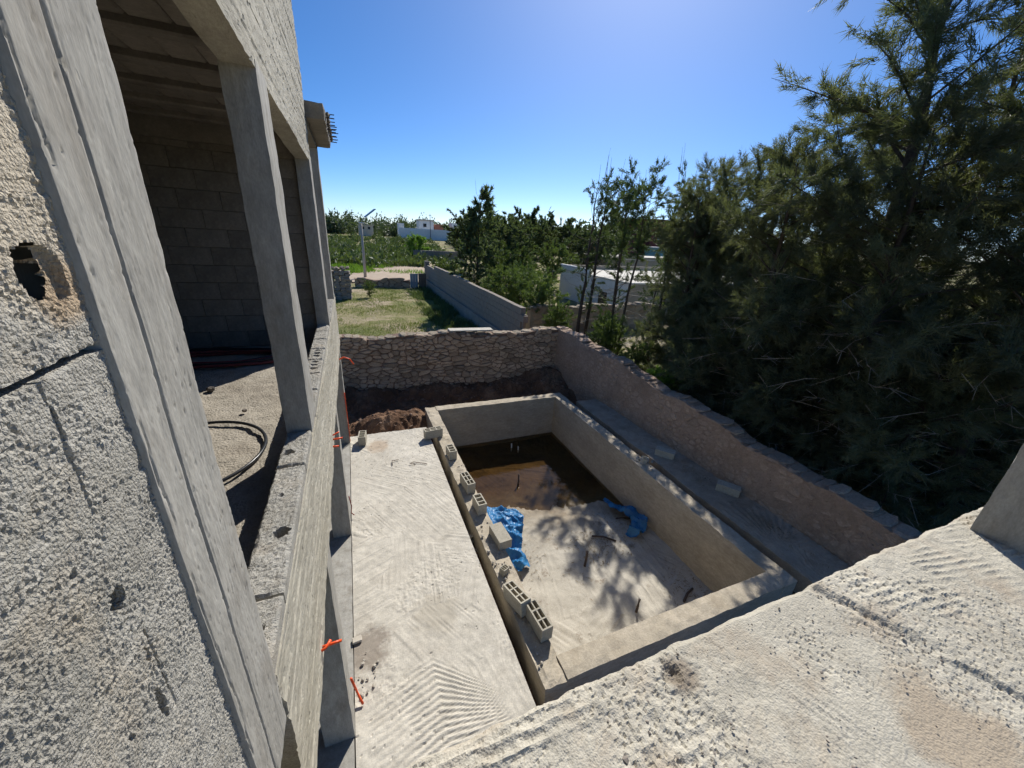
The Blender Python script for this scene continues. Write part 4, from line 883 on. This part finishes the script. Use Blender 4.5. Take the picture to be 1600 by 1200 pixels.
def plant_tree(name, ms, loc, label, cat='tree', group=None, rz=0, s=1., tilt=(0, 0)):
    o = empty(name, loc, label, cat, group); o.rotation_euler = (tilt[0], tilt[1], rz); o.scale = (s, s, s)
    obj('trunk', ms[0], o); obj('crown', ms[1], o)
    if ms[2] is not None: tag(obj('dead_branches', ms[2], o), kind='stuff')
    return o
kw = dict(nb=54, ntw=17, nn=80, nl=.165, nw=.0066, droop=.35, up=.62, shape='plume')
CA = tree_meshes(101, 'needle', h=8.2, rad=1.95, base=.05, dead=60, lean=(-.10, .05), **kw)
CB = tree_meshes(102, 'needle', h=7.4, rad=1.8, base=.05, dead=55, lean=(-.10, .05), **kw)
CC = tree_meshes(103, 'needle', h=9.8, rad=2.4, base=.08, dead=75, lean=(-.02, .03), r0=.17, **{**kw, 'nb': 74, 'ntw': 20})
CE = tree_meshes(105, 'needle', h=3.0, rad=1.7, base=.02, dead=40, r0=.05, **{**kw, 'nb': 46, 'up': .5, 'droop': .5})
CD = tree_meshes(104, 'needle', h=6.4, rad=1.7, base=.03, dead=60, lean=(-.10, .04), **kw)
TG = 'feathery dark casuarina trees behind the pink wall'
big = [(CC, 9.7, 4.6, 1.0, 0.3, 'tallest dark casuarina whose boughs reach out of the top of the picture'),
       (CC, 10.6, 2.5, .93, 2.2, 'dark casuarina with thick trunk at the right edge beside the concrete pillar'),
       (CA, 9.5, 6.6, .73, 4.0, 'casuarina with twin rounded tops just left of the tallest one'),
       (CB, 11.4, 6.1, .84, 1.1, 'casuarina behind the gap between the twin topped tree and the tallest one'),
       (CA, 10.4, 8.3, .74, 5.2, 'casuarina with jutting side bough, middle of the tree row'),
       (CB, 11.5, 9.9, .86, 3.3, 'slim spire shaped casuarina at the left end of the dense tree row'),
       (CD, 9.6, 8.9, .86, .8, 'short casuarina hanging over the wall in front of the spire shaped tree'),
       (CB, 10.5, 9.3, .74, 3.9, 'low casuarina at the left end of the dense row, leaning over the wall'),
       (CD, 8.6, 5.6, .92, 2.6, 'low casuarina with dead twigs overhanging the middle of the pink wall'),
       (CD, 8.7, 3.7, .95, 4.6, 'low casuarina with pale dead twigs behind the near end of the pink wall'),
       (CE, 8.1, 4.5, .80, .3, 'bushy casuarina sapling drooping over the middle of the pink wall'),
       (CE, 8.3, 6.6, .85, 1.3, 'bushy casuarina sapling behind the pink wall just right of the bright green bush'),
       (CE, 8.5, 2.7, .85, 2.3, 'bushy casuarina sapling behind the near end of the pink wall above the slab edge'),
       (CE, 9.9, 3.4, 1.0, 3.3, 'undergrowth casuarina sapling around the foot of the tallest tree'),
       (CE, 10.2, 5.6, 1.0, 4.3, 'undergrowth casuarina sapling in deep shade behind the wall, middle of the row'),
       (CE, 10.0, 1.2, .9, 5.3, 'undergrowth casuarina sapling left of the concrete pillar foot'),
       (CE, 9.6, 7.6, .9, .9, 'undergrowth casuarina sapling below the jutting side bough'),
       (CE, 11.8, 2.6, 1.1, 1.7, 'undergrowth casuarina sapling beside the thick trunk near the pillar'),
       (CA, 12.6, 4.3, 1.05, 1.9, 'dim casuarina deep behind the tallest tree at right'),
       (CB, 12.6, 8.4, .9, .2, 'dim casuarina seen in the back row behind the jutting bough'),
       (CD, 9.3, 2.2, .9, 1.5, 'low shaded casuarina in the lower right corner above the slab edge'),
       (CA, 13.2, 6.4, .84, 3.1, 'back row casuarina filling the gap below the open sky at right')]
for ms, x, y, s, rz, lab in big: plant_tree('casuarina_tree', ms, (x, y, .15), lab, 'tree', TG, rz*0 + (rz % 1.0 - .5)*.8, s)
# thin half bare trees beyond the wall corner
SPK = dict(nl=.13, nw=.012, droop=.1, up=.8, tuft_only=True)
SA = tree_meshes(121, 'needle2', h=6.5, rad=1.35, nb=30, ntw=3, nn=70, base=.22, bare_top=7, dead=16, r0=.085, shape='x', **SPK)
SB = tree_meshes(122, 'needle2', h=6.6, rad=.95, nb=32, ntw=3, nn=70, base=.2, bare_top=8, dead=14, r0=.075, shape='x', **SPK)
SC = tree_meshes(123, 'needle2', h=5.2, rad=1.1, nb=36, ntw=4, nn=65, base=.15, bare_top=3, dead=14, r0=.06, shape='x', **SPK)
SD = tree_meshes(124, 'needle2', h=6.0, rad=1.2, nb=40, ntw=6, nn=60, base=.66, bare_top=6, dead=10, r0=.06, shape='x', **SPK)
SG = 'thin half bare trees beyond the wall corner'
for ms, x, y, s, rz, lab in (
    (SA, 8.35, 13.1, .93, .6, 'thin half bare tree with forked top and tufts, nearest the wall corner'),
    (SB, 9.15, 13.6, .98, 2.0, 'slim tufted tree with tall straight top just right of the forked one'),
    (SC, 10.6, 13.8, 1.0, 3.0, 'shorter bushy tufted sapling in front of the pale neighbour wall'),
    (SB, 12.7, 13.2, 1.06, 4.1, 'half bare tree with long dead shoots on top, next to the dense row'),
    (SD, 8.75, 10.9, .93, 2.4, 'slim tree with leafy upper crown right behind the pink wall near its corner'),
    (SD, 9.6, 10.1, .86, 4.4, 'slim leafy topped tree standing between the thin trees and the dense row'),
    (SD, 9.25, 12.1, .95, 1.2, 'slender half bare tree with sparse tufts just left of the dense row'),
    (SC, 11.2, 12.2, .75, 5.1, 'small sapling with bare lower stem left of the dense row')):
    plant_tree('half_bare_tree', ms, (x, y, .1), lab, 'tree', SG, rz, s)
# broader trees further off
BR = dict(nn=60, nl=.24, nw=.026, droop=.1, up=.6)
T1 = tree_meshes(131, 'leaf', h=6.6, rad=2.3, nb=60, ntw=8, base=.08, bare_top=7, **BR)
T2 = tree_meshes(132, 'leaf', h=5.2, rad=3.4, nb=62, ntw=9, base=.22, shape='round', **{**BR, 'nl': .3, 'nw': .035})
T3 = tree_meshes(133, 'leaf', h=6.0, rad=4.0, nb=62, ntw=9, base=.2, shape='round', **{**BR, 'nl': .42, 'nw': .06})
SH = tree_meshes(134, 'shrub', h=1.9, rad=1.25, nb=36, ntw=7, base=.08, r0=.03, shape='round', **{**BR, 'nl': .15, 'nw': .014})
plant_tree('field_tree', T1, (7.3, 23.5, 0), 'dark bushy tree with thin bare crown shoots behind the grey boundary wall', 'tree', None, .4, .98)
FT = 'trees in the middle distance'
for ms, x, y, s, rz, lab in (
    (T2, 13.5, 35, .92, 0, 'round dark tree right behind the bushy tree at the boundary wall'),
    (T3, 22, 50, .95, 1, 'tall round headed tree standing above the middle tree line'),
    (T2, 17.5, 38, .85, 2, 'low dark tree left of the forked half bare tree'),
    (T3, 30, 52, .85, 3, 'dark tree above the pale roof between the thin trees'),
    (T2, 11.2, 29, .78, 4, 'dark tree close behind the grey boundary wall'),
    (T1, 25.5, 36, 1.15, 5, 'pointed dark tree between the two tallest half bare trees'),
    (T3, 40, 55, .95, 2.5, 'dark tree beside the dark red house, left of it'),
    (T2, 12.5, 45, .95, 1.4, 'tree at the left end of the dark tree belt by the scrub field'),
    (T3, 36, 72, 1.0, .7, 'far tree behind the pale roofs in the tree belt'),
    (T3, 27, 70, .9, 5.7, 'far dark tree filling the belt left of the pointed tree'),
    (T2, 21.5, 33.5, .8, 3.6, 'dark low tree next to the left edge of the pale roofs')):
    plant_tree('belt_tree', ms, (x, y, 0), lab, 'tree', FT, rz, s)
SHG = 'green shrubs around the walls'
for x, y, s, lab in ((7.6, 19.2, 1.05, 'olive green shrub spilling over the near end of the grey boundary wall'), (8.9, 20.5, 1.05, 'light green shrub beyond the grey boundary wall, larger one'), (8.2, 16.4, 1.1, 'shrub with arching twigs just behind the wall corner'),
                     (7.9, 13.9, .7, 'low shrub at the outer foot of the wall corner'), (10.6, 24, 1.0, 'yellowish shrub in front of the white neighbour wall'), (7.9, 10.4, .75, 'small green shrub beside the pink wall under the spire shaped tree'),
                     (7.7, 8.6, .6, 'low green shrub touching the pink wall top'), (12.2, 10.9, 1.1, 'shrub at the foot of the half bare tree with dead shoots'), (9.0, 12.0, .7, 'small shrub among the thin tree trunks'), (1.0, 26.4, .42, 'small bush beside the dry stone pillar in the field'), (13.4, 28.5, .9, 'big shrub left of the far end of the low white house'), (11.6, 28.0, 1.4, 'shrub beneath the dark trees beyond the boundary wall'), (9.6, 26.5, 1.3, 'shrub beside the dark bushy tree at the boundary wall'), (16.8, 31.5, 1.5, 'shrub beyond the far end of the low house roof')):
    plant_tree('shrub', SH, (x, y, .1), lab, 'shrub', SHG, x*3, s)
SHB = (SH[0], mesh_np('crown', *make_tree(137, h=.9, rad=.5, nb=30, ntw=6, nn=40, nl=.12, nw=.014, base=.05, r0=.015, shape='round')[1:3], 'bright'), None)
plant_tree('bright_bush', (MB().tube([(0, 0, 0), (.02, 0, .4)], .012, 5).mesh('trunk', 'bark'), SHB[1], None), (7.25, 7.0, .45), 'bright yellow green bush glowing in a sun patch on the pink wall', 'bush', None, 0, .85)
plant_tree('bright_bush', (MB().tube([(0, 0, 0), (.02, 0, .4)], .012, 5).mesh('trunk', 'bark'), SHB[1], None), (9.2, 60, .2), 'yellow green bush on the far grey wall stub by the scrub', 'bush', None, 0, 3.0)

# ------------------------------------------------------------------ grass, scrub and the far wood, each one mass
def blade_mass(name, pts, rng, l0, l1, w, material, up=1.0, spread=.5):
    n = len(pts); D = rng.normal(0, spread, (n, 3)); D[:, 2] = up+rng.random(n)*.5; L = rng.uniform(l0, l1, n)
    V, F = blades(np.array(pts), D, L, np.full(n, w), rng); o = obj(name, mesh_np(name, V, F, material)); tag(o, kind='stuff')
r = np.random.default_rng(9)
x = r.uniform(-4, 5.6, 60000); y = r.uniform(13, 33, 60000); k = fbm(x*.45, y*.45, 77, 4) + .5*fbm(x*1.5, y*1.5, 78) + r.normal(0, .08, 60000) > .72
p = np.stack([x[k], y[k], np.full(k.sum(), -.05)+ (fbm(x[k]*.22, y[k]*.22, 3)-.5)*.35], 1)
blade_mass('grass', p, r, .05, .20, .018, 'grass', 1.0, .9)
x = r.uniform(3.6, 5.5, 9000); y = r.uniform(17, 31, 9000); k = fbm(x*.9, y*.6, 83) > .47; blade_mass('weeds', np.stack([x[k], y[k], np.full(k.sum(), -.05)], 1), r, .10, .5, .03, 'scrub', .8, .9)
x = r.uniform(-10, 9, 16000); y = r.uniform(40, 56, 16000); k = fbm(x*.3, y*.3, 79) > .46; blade_mass('meadow_grass', np.stack([x[k], y[k], np.full(k.sum(), .0)], 1), r, .2, .6, .06, 'bright')
def leaf_mass(name, centres, n_each, size, material, seed, flat=.8):
    rng = np.random.default_rng(seed); S = []; D = []; Wd = []; L = []
    for cx, cy, cz, rr, hh in centres:
        n = int(n_each*max(.5, rr)); v = rng.normal(0, 1, (n, 3)); v /= np.linalg.norm(v, axis=1)[:, None]; q = rng.random(n)**.33
        lump = 1+.35*np.sin(v[:, 0]*5+cx)+.25*np.sin(v[:, 1]*6+cy); pos = np.stack([cx+v[:, 0]*q*rr*lump, cy+v[:, 1]*q*rr, cz+np.abs(v[:, 2])*q*hh*lump], 1)
        S.append(pos); D.append(v+rng.normal(0, .6, (n, 3))); s_ = size*(.5+rng.random(n)); L.append(s_); Wd.append(s_*.28)
    V, F = blades(np.concatenate(S), np.concatenate(D), np.concatenate(L), np.concatenate(Wd), rng); o = obj(name, mesh_np(name, V, F, material)); tag(o, kind='stuff')
c = []
for k in range(520):
    y = 47+95*r.random()**1.3; x = r.uniform(-.28*y-6, .16*y+4)
    rr = r.uniform(.6, 2.0); c.append((x, y, .0+.9*float(sstep(60, 200, y)), rr, rr*r.uniform(.45, .8)))
leaf_mass('scrub', c, 120, .42, 'scrub', 91)
c = []
for k in range(560):
    y = r.uniform(165, 320); x = r.uniform(-.7*y, 1.9*y); rr = r.uniform(3.5, 7.5); c.append((x, y, .3, rr, r.uniform(4.5, 8.0)*(.7+.3*y/240)))
for k in range(150):
    y = r.uniform(78, 125); x = r.uniform(.26*y, 1.9*y); rr = r.uniform(2.0, 3.6); c.append((x, y, .3, rr, r.uniform(4, 7.0)))
leaf_mass('far_wood', c, 110, 1.1, 'far', 92)
x = r.uniform(6.9, 14, 16000); y = r.uniform(-1, 14, 16000); D = np.stack([x, y, np.full(16000, .20)], 1); litter('forest_litter', D, 93, .12)

# ------------------------------------------------------------------ walls, pole, gate in the field
pw = empty('boundary_wall', (0, 0, 0), 'tall grey concrete block wall running away along the field, in shade', 'wall')
bl = MB().chbox(-.10, .10, -.246, .246, .003, .247, .006).mesh('wall_block', 'render')
for c_ in range(8):
    y = 12.4 + (.25 if c_ % 2 else 0)
    while y < 32.0:
        t = (y-12.4)/19.6; x = 5.72 + (.02*math.sin(y*1.3)); zt = 2.05-.22*t
        if .25*c_ < zt-.12: obj('concrete_block', bl, pw, (x, y+.25, .25*c_-.08+random.uniform(-.003, .003)))
        y += .5
MB().box(5.50, 5.62, 12.3, 32.3, -.2, .62).build('footing_course', 'render', pw); MB().box(5.66, 5.78, 12.5, 32.2, -.2, 1.70).build('mortar_core', 'render', pw)
MB().chbox(5.56, 5.88, 31.95, 32.4, -.2, 2.0, .02).build('end_post', 'render', pw)
w2 = MB().chbox(8.5, 16, 58.0, 58.4, -.2, 1.5, .02).build('wall_stub', 'render'); tag(w2, 'low grey wall stub under the yellow green bush beyond the dirt track', 'wall')
dp = empty('dry_stone_pillar', (-.6, 26, 0), 'weathered grey dry stone pillar with rubble top at the left of the field', 'pillar')
rg = random.Random(5)
for lev in range(15):
    z = -.1 + lev*.128
    for k in range(4):
        x = -.52+.30*k+rg.uniform(-.04, .04); wq = rg.uniform(.13, .17)
        m_ = MB().chbox(-wq, wq, -.34+rg.uniform(-.03, .03), .34, -.066, .066, .022); m_.build('stone', 'render' if rg.random() < .7 else 'cap', dp, False, (x, rg.uniform(-.03, .03), z), (rg.uniform(-.06, .06), rg.uniform(-.08, .08), rg.uniform(-.12, .12)))
for k in range(14):
    m_ = MB().chbox(-.11, .11, -.1, .1, -.05, .05, .02); m_.build('stone', 'cap', dp, False, (rg.uniform(-.55, .5), rg.uniform(-.25, .2), 1.86+rg.uniform(-.03, .10)), (rg.uniform(-.4, .4), rg.uniform(-.4, .4), rg.uniform(0, 3)))
lw = empty('field_wall', (0, 0, 0), 'low dark dry stone wall closing the far end of the field', 'wall')
LW0 = Vector((.2, 31.0, -.15)); ld = Vector((1, .02, 0)).normalized(); frl = lambda u, v, d: tuple(LW0+ld*u+Vector((0, -d, 0))+Vector((0, 0, v)))
lh = lambda u: .95 if u is None else .80+.07*math.sin(u*3.1)
wall_core('stone_core', frl, 4.0, lh, .4, 'mortar', lw, 870); stones_on(lw, frl, 4.0, lh, .34, .2, 'stone', 17, 120, .02, .04)
gt = empty('metal_gate', (4.5, 31.0, 0), 'small pale blue grey metal gate at the end of the boundary wall', 'gate')
for k in range(3): MB().chbox(-.30+.2*k+.004, -.10+.2*k-.004, -.015, .015, .02, 1.12, .004).build('panel', 'bluemetal', gt)
MB().box(-.32, .32, .016, .05, 1.05, 1.10).box(-.32, .32, .016, .05, .1, .15).build('rail', 'bluemetal', gt)
MB().chbox(.34, .9, -.1, .1, -.1, 1.15, .03).build('gate_pier', 'mortar', gt)
lp = empty('street_lamp', (1.13, 36.4, 0), 'slim concrete street lamp post with a tilted solar panel on top', 'street lamp')
MB().tube([(0, 0, -.1), (0, 0, 2.2), (0, 0, 4.5)], [.13, .11, .085], 10).build('post', 'pole', lp, True)
MB().tube([(0, 0, 4.45), (.1, 0, 4.75), (.5, 0, 5.0)], .035, 6).build('arm', 'pole', lp, True)
MB().chbox(-.55, .55, -.3, .3, -.03, .03, .01).build('solar_panel', 'solar', lp, False, (.75, 0, 5.35), (0, -.65, .2))
MB().chbox(-.35, .1, -.08, .08, -.04, .05, .02).build('lamp_head', 'white', lp, False, (.15, -.25, 4.55))
# earth coloured wall behind the thin trees
ew = empty('dry_stone_wall', (0, 0, 0), 'beige dry stone wall with pale rubble top behind the thin trees', 'wall')
EW0 = Vector((7.4, 15.6, -.2)); fre = lambda u, v, d: tuple(EW0+Vector((u, .03*u-d, v))); eh = lambda u: 1.6 if u is None else 1.52+.06*math.sin(u*2.2)
wall_core('mortar_core', fre, 7.5, eh, .4, 'beige', ew, 880); cap_stones(ew, fre, 7.5, eh, .4, 'cap', 18, .25, .5, .07)
stones_on(ew, fre, 7.5, eh, .4, .24, 'stone', 19, 140, .04, .02)

# ------------------------------------------------------------------ houses
def house(name, loc, label, walls, wm, roof=None, windows=(), door=(), parapet=None, cat='house'):
    o = empty(name, loc, label, cat)
    for b in walls: MB().chbox(*b[:6], .03).build('wall', b[6] if len(b) > 6 else wm, o)
    for b in windows:
        f = MB().chbox(*b, .01).build('window', 'glass', o); x0, x1, y0, y1, z0, z1 = b
        if x1-x0 > y1-y0: MB().box(x0-.08, x1+.08, y0-.04, y0+.02, z0-.10, z0-.002).build('sill', 'white', f)
        else: MB().box(x0-.04, x0+.02, y0-.08, y1+.08, z0-.10, z0-.002).build('sill', 'white', f)
    for b in door: MB().chbox(*b, .01).build('door', 'bluemetal', o)
    if roof:
        for b in roof: MB().chbox(*b[:6], .02).build('roof', b[6], o)
    return o
house('flat_house', (15.3, 18.7, 0), 'low flat roofed house with bluish white side wall and beige front behind the thin trees',
      [(0, 14, 0, .25, -.3, 2.0, 'beige'), (0, .25, .25, 8.6, -.3, 2.0, 'white'), (13.75, 14, .25, 8.6, -.3, 2.0), (.25, 13.75, 8.4, 8.62, -.3, 2.2)], 'beige',
      roof=[(-.05, 14.05, -.05, 8.55, 2.0, 2.10, 'paleroof'), (-.05, .18, 4.6, 8.65, 2.103, 2.45, 'white'), (-.05, 14, 8.45, 8.68, 2.103, 2.4, 'beige')], windows=[(-.03, .05, 2.2, 3.1, .2, 1.2)])
house('flat_house', (25, 33, 0), 'pale flat roof with grey parapet beyond the nearer low house', [(0, 16, 0, .25, -.3, 2.6), (0, .25, .25, 9, -.3, 2.6), (15.75, 16, .25, 9, -.3, 2.6), (.25, 15.75, 8.8, 9, -.3, 2.6)], 'beige',
      roof=[(-.05, 16.05, -.05, 9.05, 2.6, 2.7, 'paleroof'), (-.05, 3, -.1, .1, 2.703, 3.1, 'beige'), (3, 16.05, -.1, .1, 2.703, 2.9, 'beige')])
house('blue_shed', (44, 48, 0), 'small blue walled shed on the far side of the pale roofs', [(0, 5.5, 0, 4, -.3, 3.6)], 'bluewall', roof=[(-.1, 5.6, -.1, 4.1, 3.603, 3.75, 'white')], door=[(1, 1.8, -.04, .02, -.2, 1.9)], cat='shed')
house('red_house', (50, 58, 0), 'dark red house of two storeys half hidden behind the trees', [(0, 12, 0, 9, -.3, 8.0), (-7, -.02, 1, 8, -.3, 4.6)], 'redwall', roof=[(-.15, 12.15, -.15, 9.15, 8.003, 8.25, 'redwall')],
      windows=[(1.5, 2.8, -.04, .05, 5, 6.4), (5, 6.3, -.04, .05, 5, 6.4), (8.5, 9.8, -.04, .05, 5, 6.4), (1.5, 2.8, -.04, .05, 1.5, 3), (5, 6.3, -.04, .05, 1.5, 3), (-5, -3.8, .96, 1.05, 1.6, 2.9)])
house('white_house', (21, 150, .8), 'far white villa with red roof behind its long white garden wall', [(4.2, 9.5, 5, 12, -1, 6.3), (16.5, 19, 5, 10, -1, 6.2), (-3.5, -1.5, 4, 8, -1, 5.0)], 'white',
      roof=[(4, 9.7, 4.8, 12.2, 6.303, 6.8, 'cream'), (10, 13.4, 6, 12, 2, 5.4, 'roofred')], windows=[(5.6, 6.8, 4.96, 5.05, 4.2, 5.4), (17.2, 18.2, 4.96, 5.05, 4.4, 5.4)])
gw = MB().chbox(17, 42, 148.2, 148.6, -.5, 4.3, .05).build('garden_wall', 'white'); tag(gw, 'long white garden wall in front of the far villa', 'wall')
house('mauve_house', (-11.5, 128, .6), 'small mauve house at the far left of the scrub field', [(0, 5.0, 0, 6, -.5, 4.6)], 'mauve', roof=[(-.1, 5.1, -.1, 6.1, 4.603, 4.8, 'white')], windows=[(1, 1.9, -.04, .05, 2.4, 3.5), (3.1, 4, -.04, .05, 2.4, 3.5)])
house('cream_house', (4.0, 158, .8), 'small cream house behind the street lamp post', [(0, 5, 0, 6, -.5, 3.6)], 'cream', roof=[(-.2, 5.2, -.2, 6.2, 3.603, 3.8, 'cream')], windows=[(1.0, 1.9, -.04, .05, 2.2, 3.1), (3.1, 4.0, -.04, .05, 2.2, 3.1)])
house('white_hut', (-22, 160, .8), 'tiny white hut at the left end of the far tree line', [(0, 4, 0, 4, -.5, 4.2)], 'white', roof=[(-.1, 4.1, -.1, 4.1, 4.203, 4.35, 'white')], windows=[(1.2, 2.2, -.04, .05, 2.4, 3.3)], cat='hut')
tp_ = empty('utility_pole', (27.8, 147.5, .8), 'thin utility pole rising from the white garden wall', 'pole')
MB().tube([(0, 0, -.5), (0, 0, 8.6)], [.12, .08], 6).build('post', 'brown_pipe', tp_); MB().box(-.5, .5, -.05, .05, 8.0, 8.12).build('crossarm', 'brown_pipe', tp_)
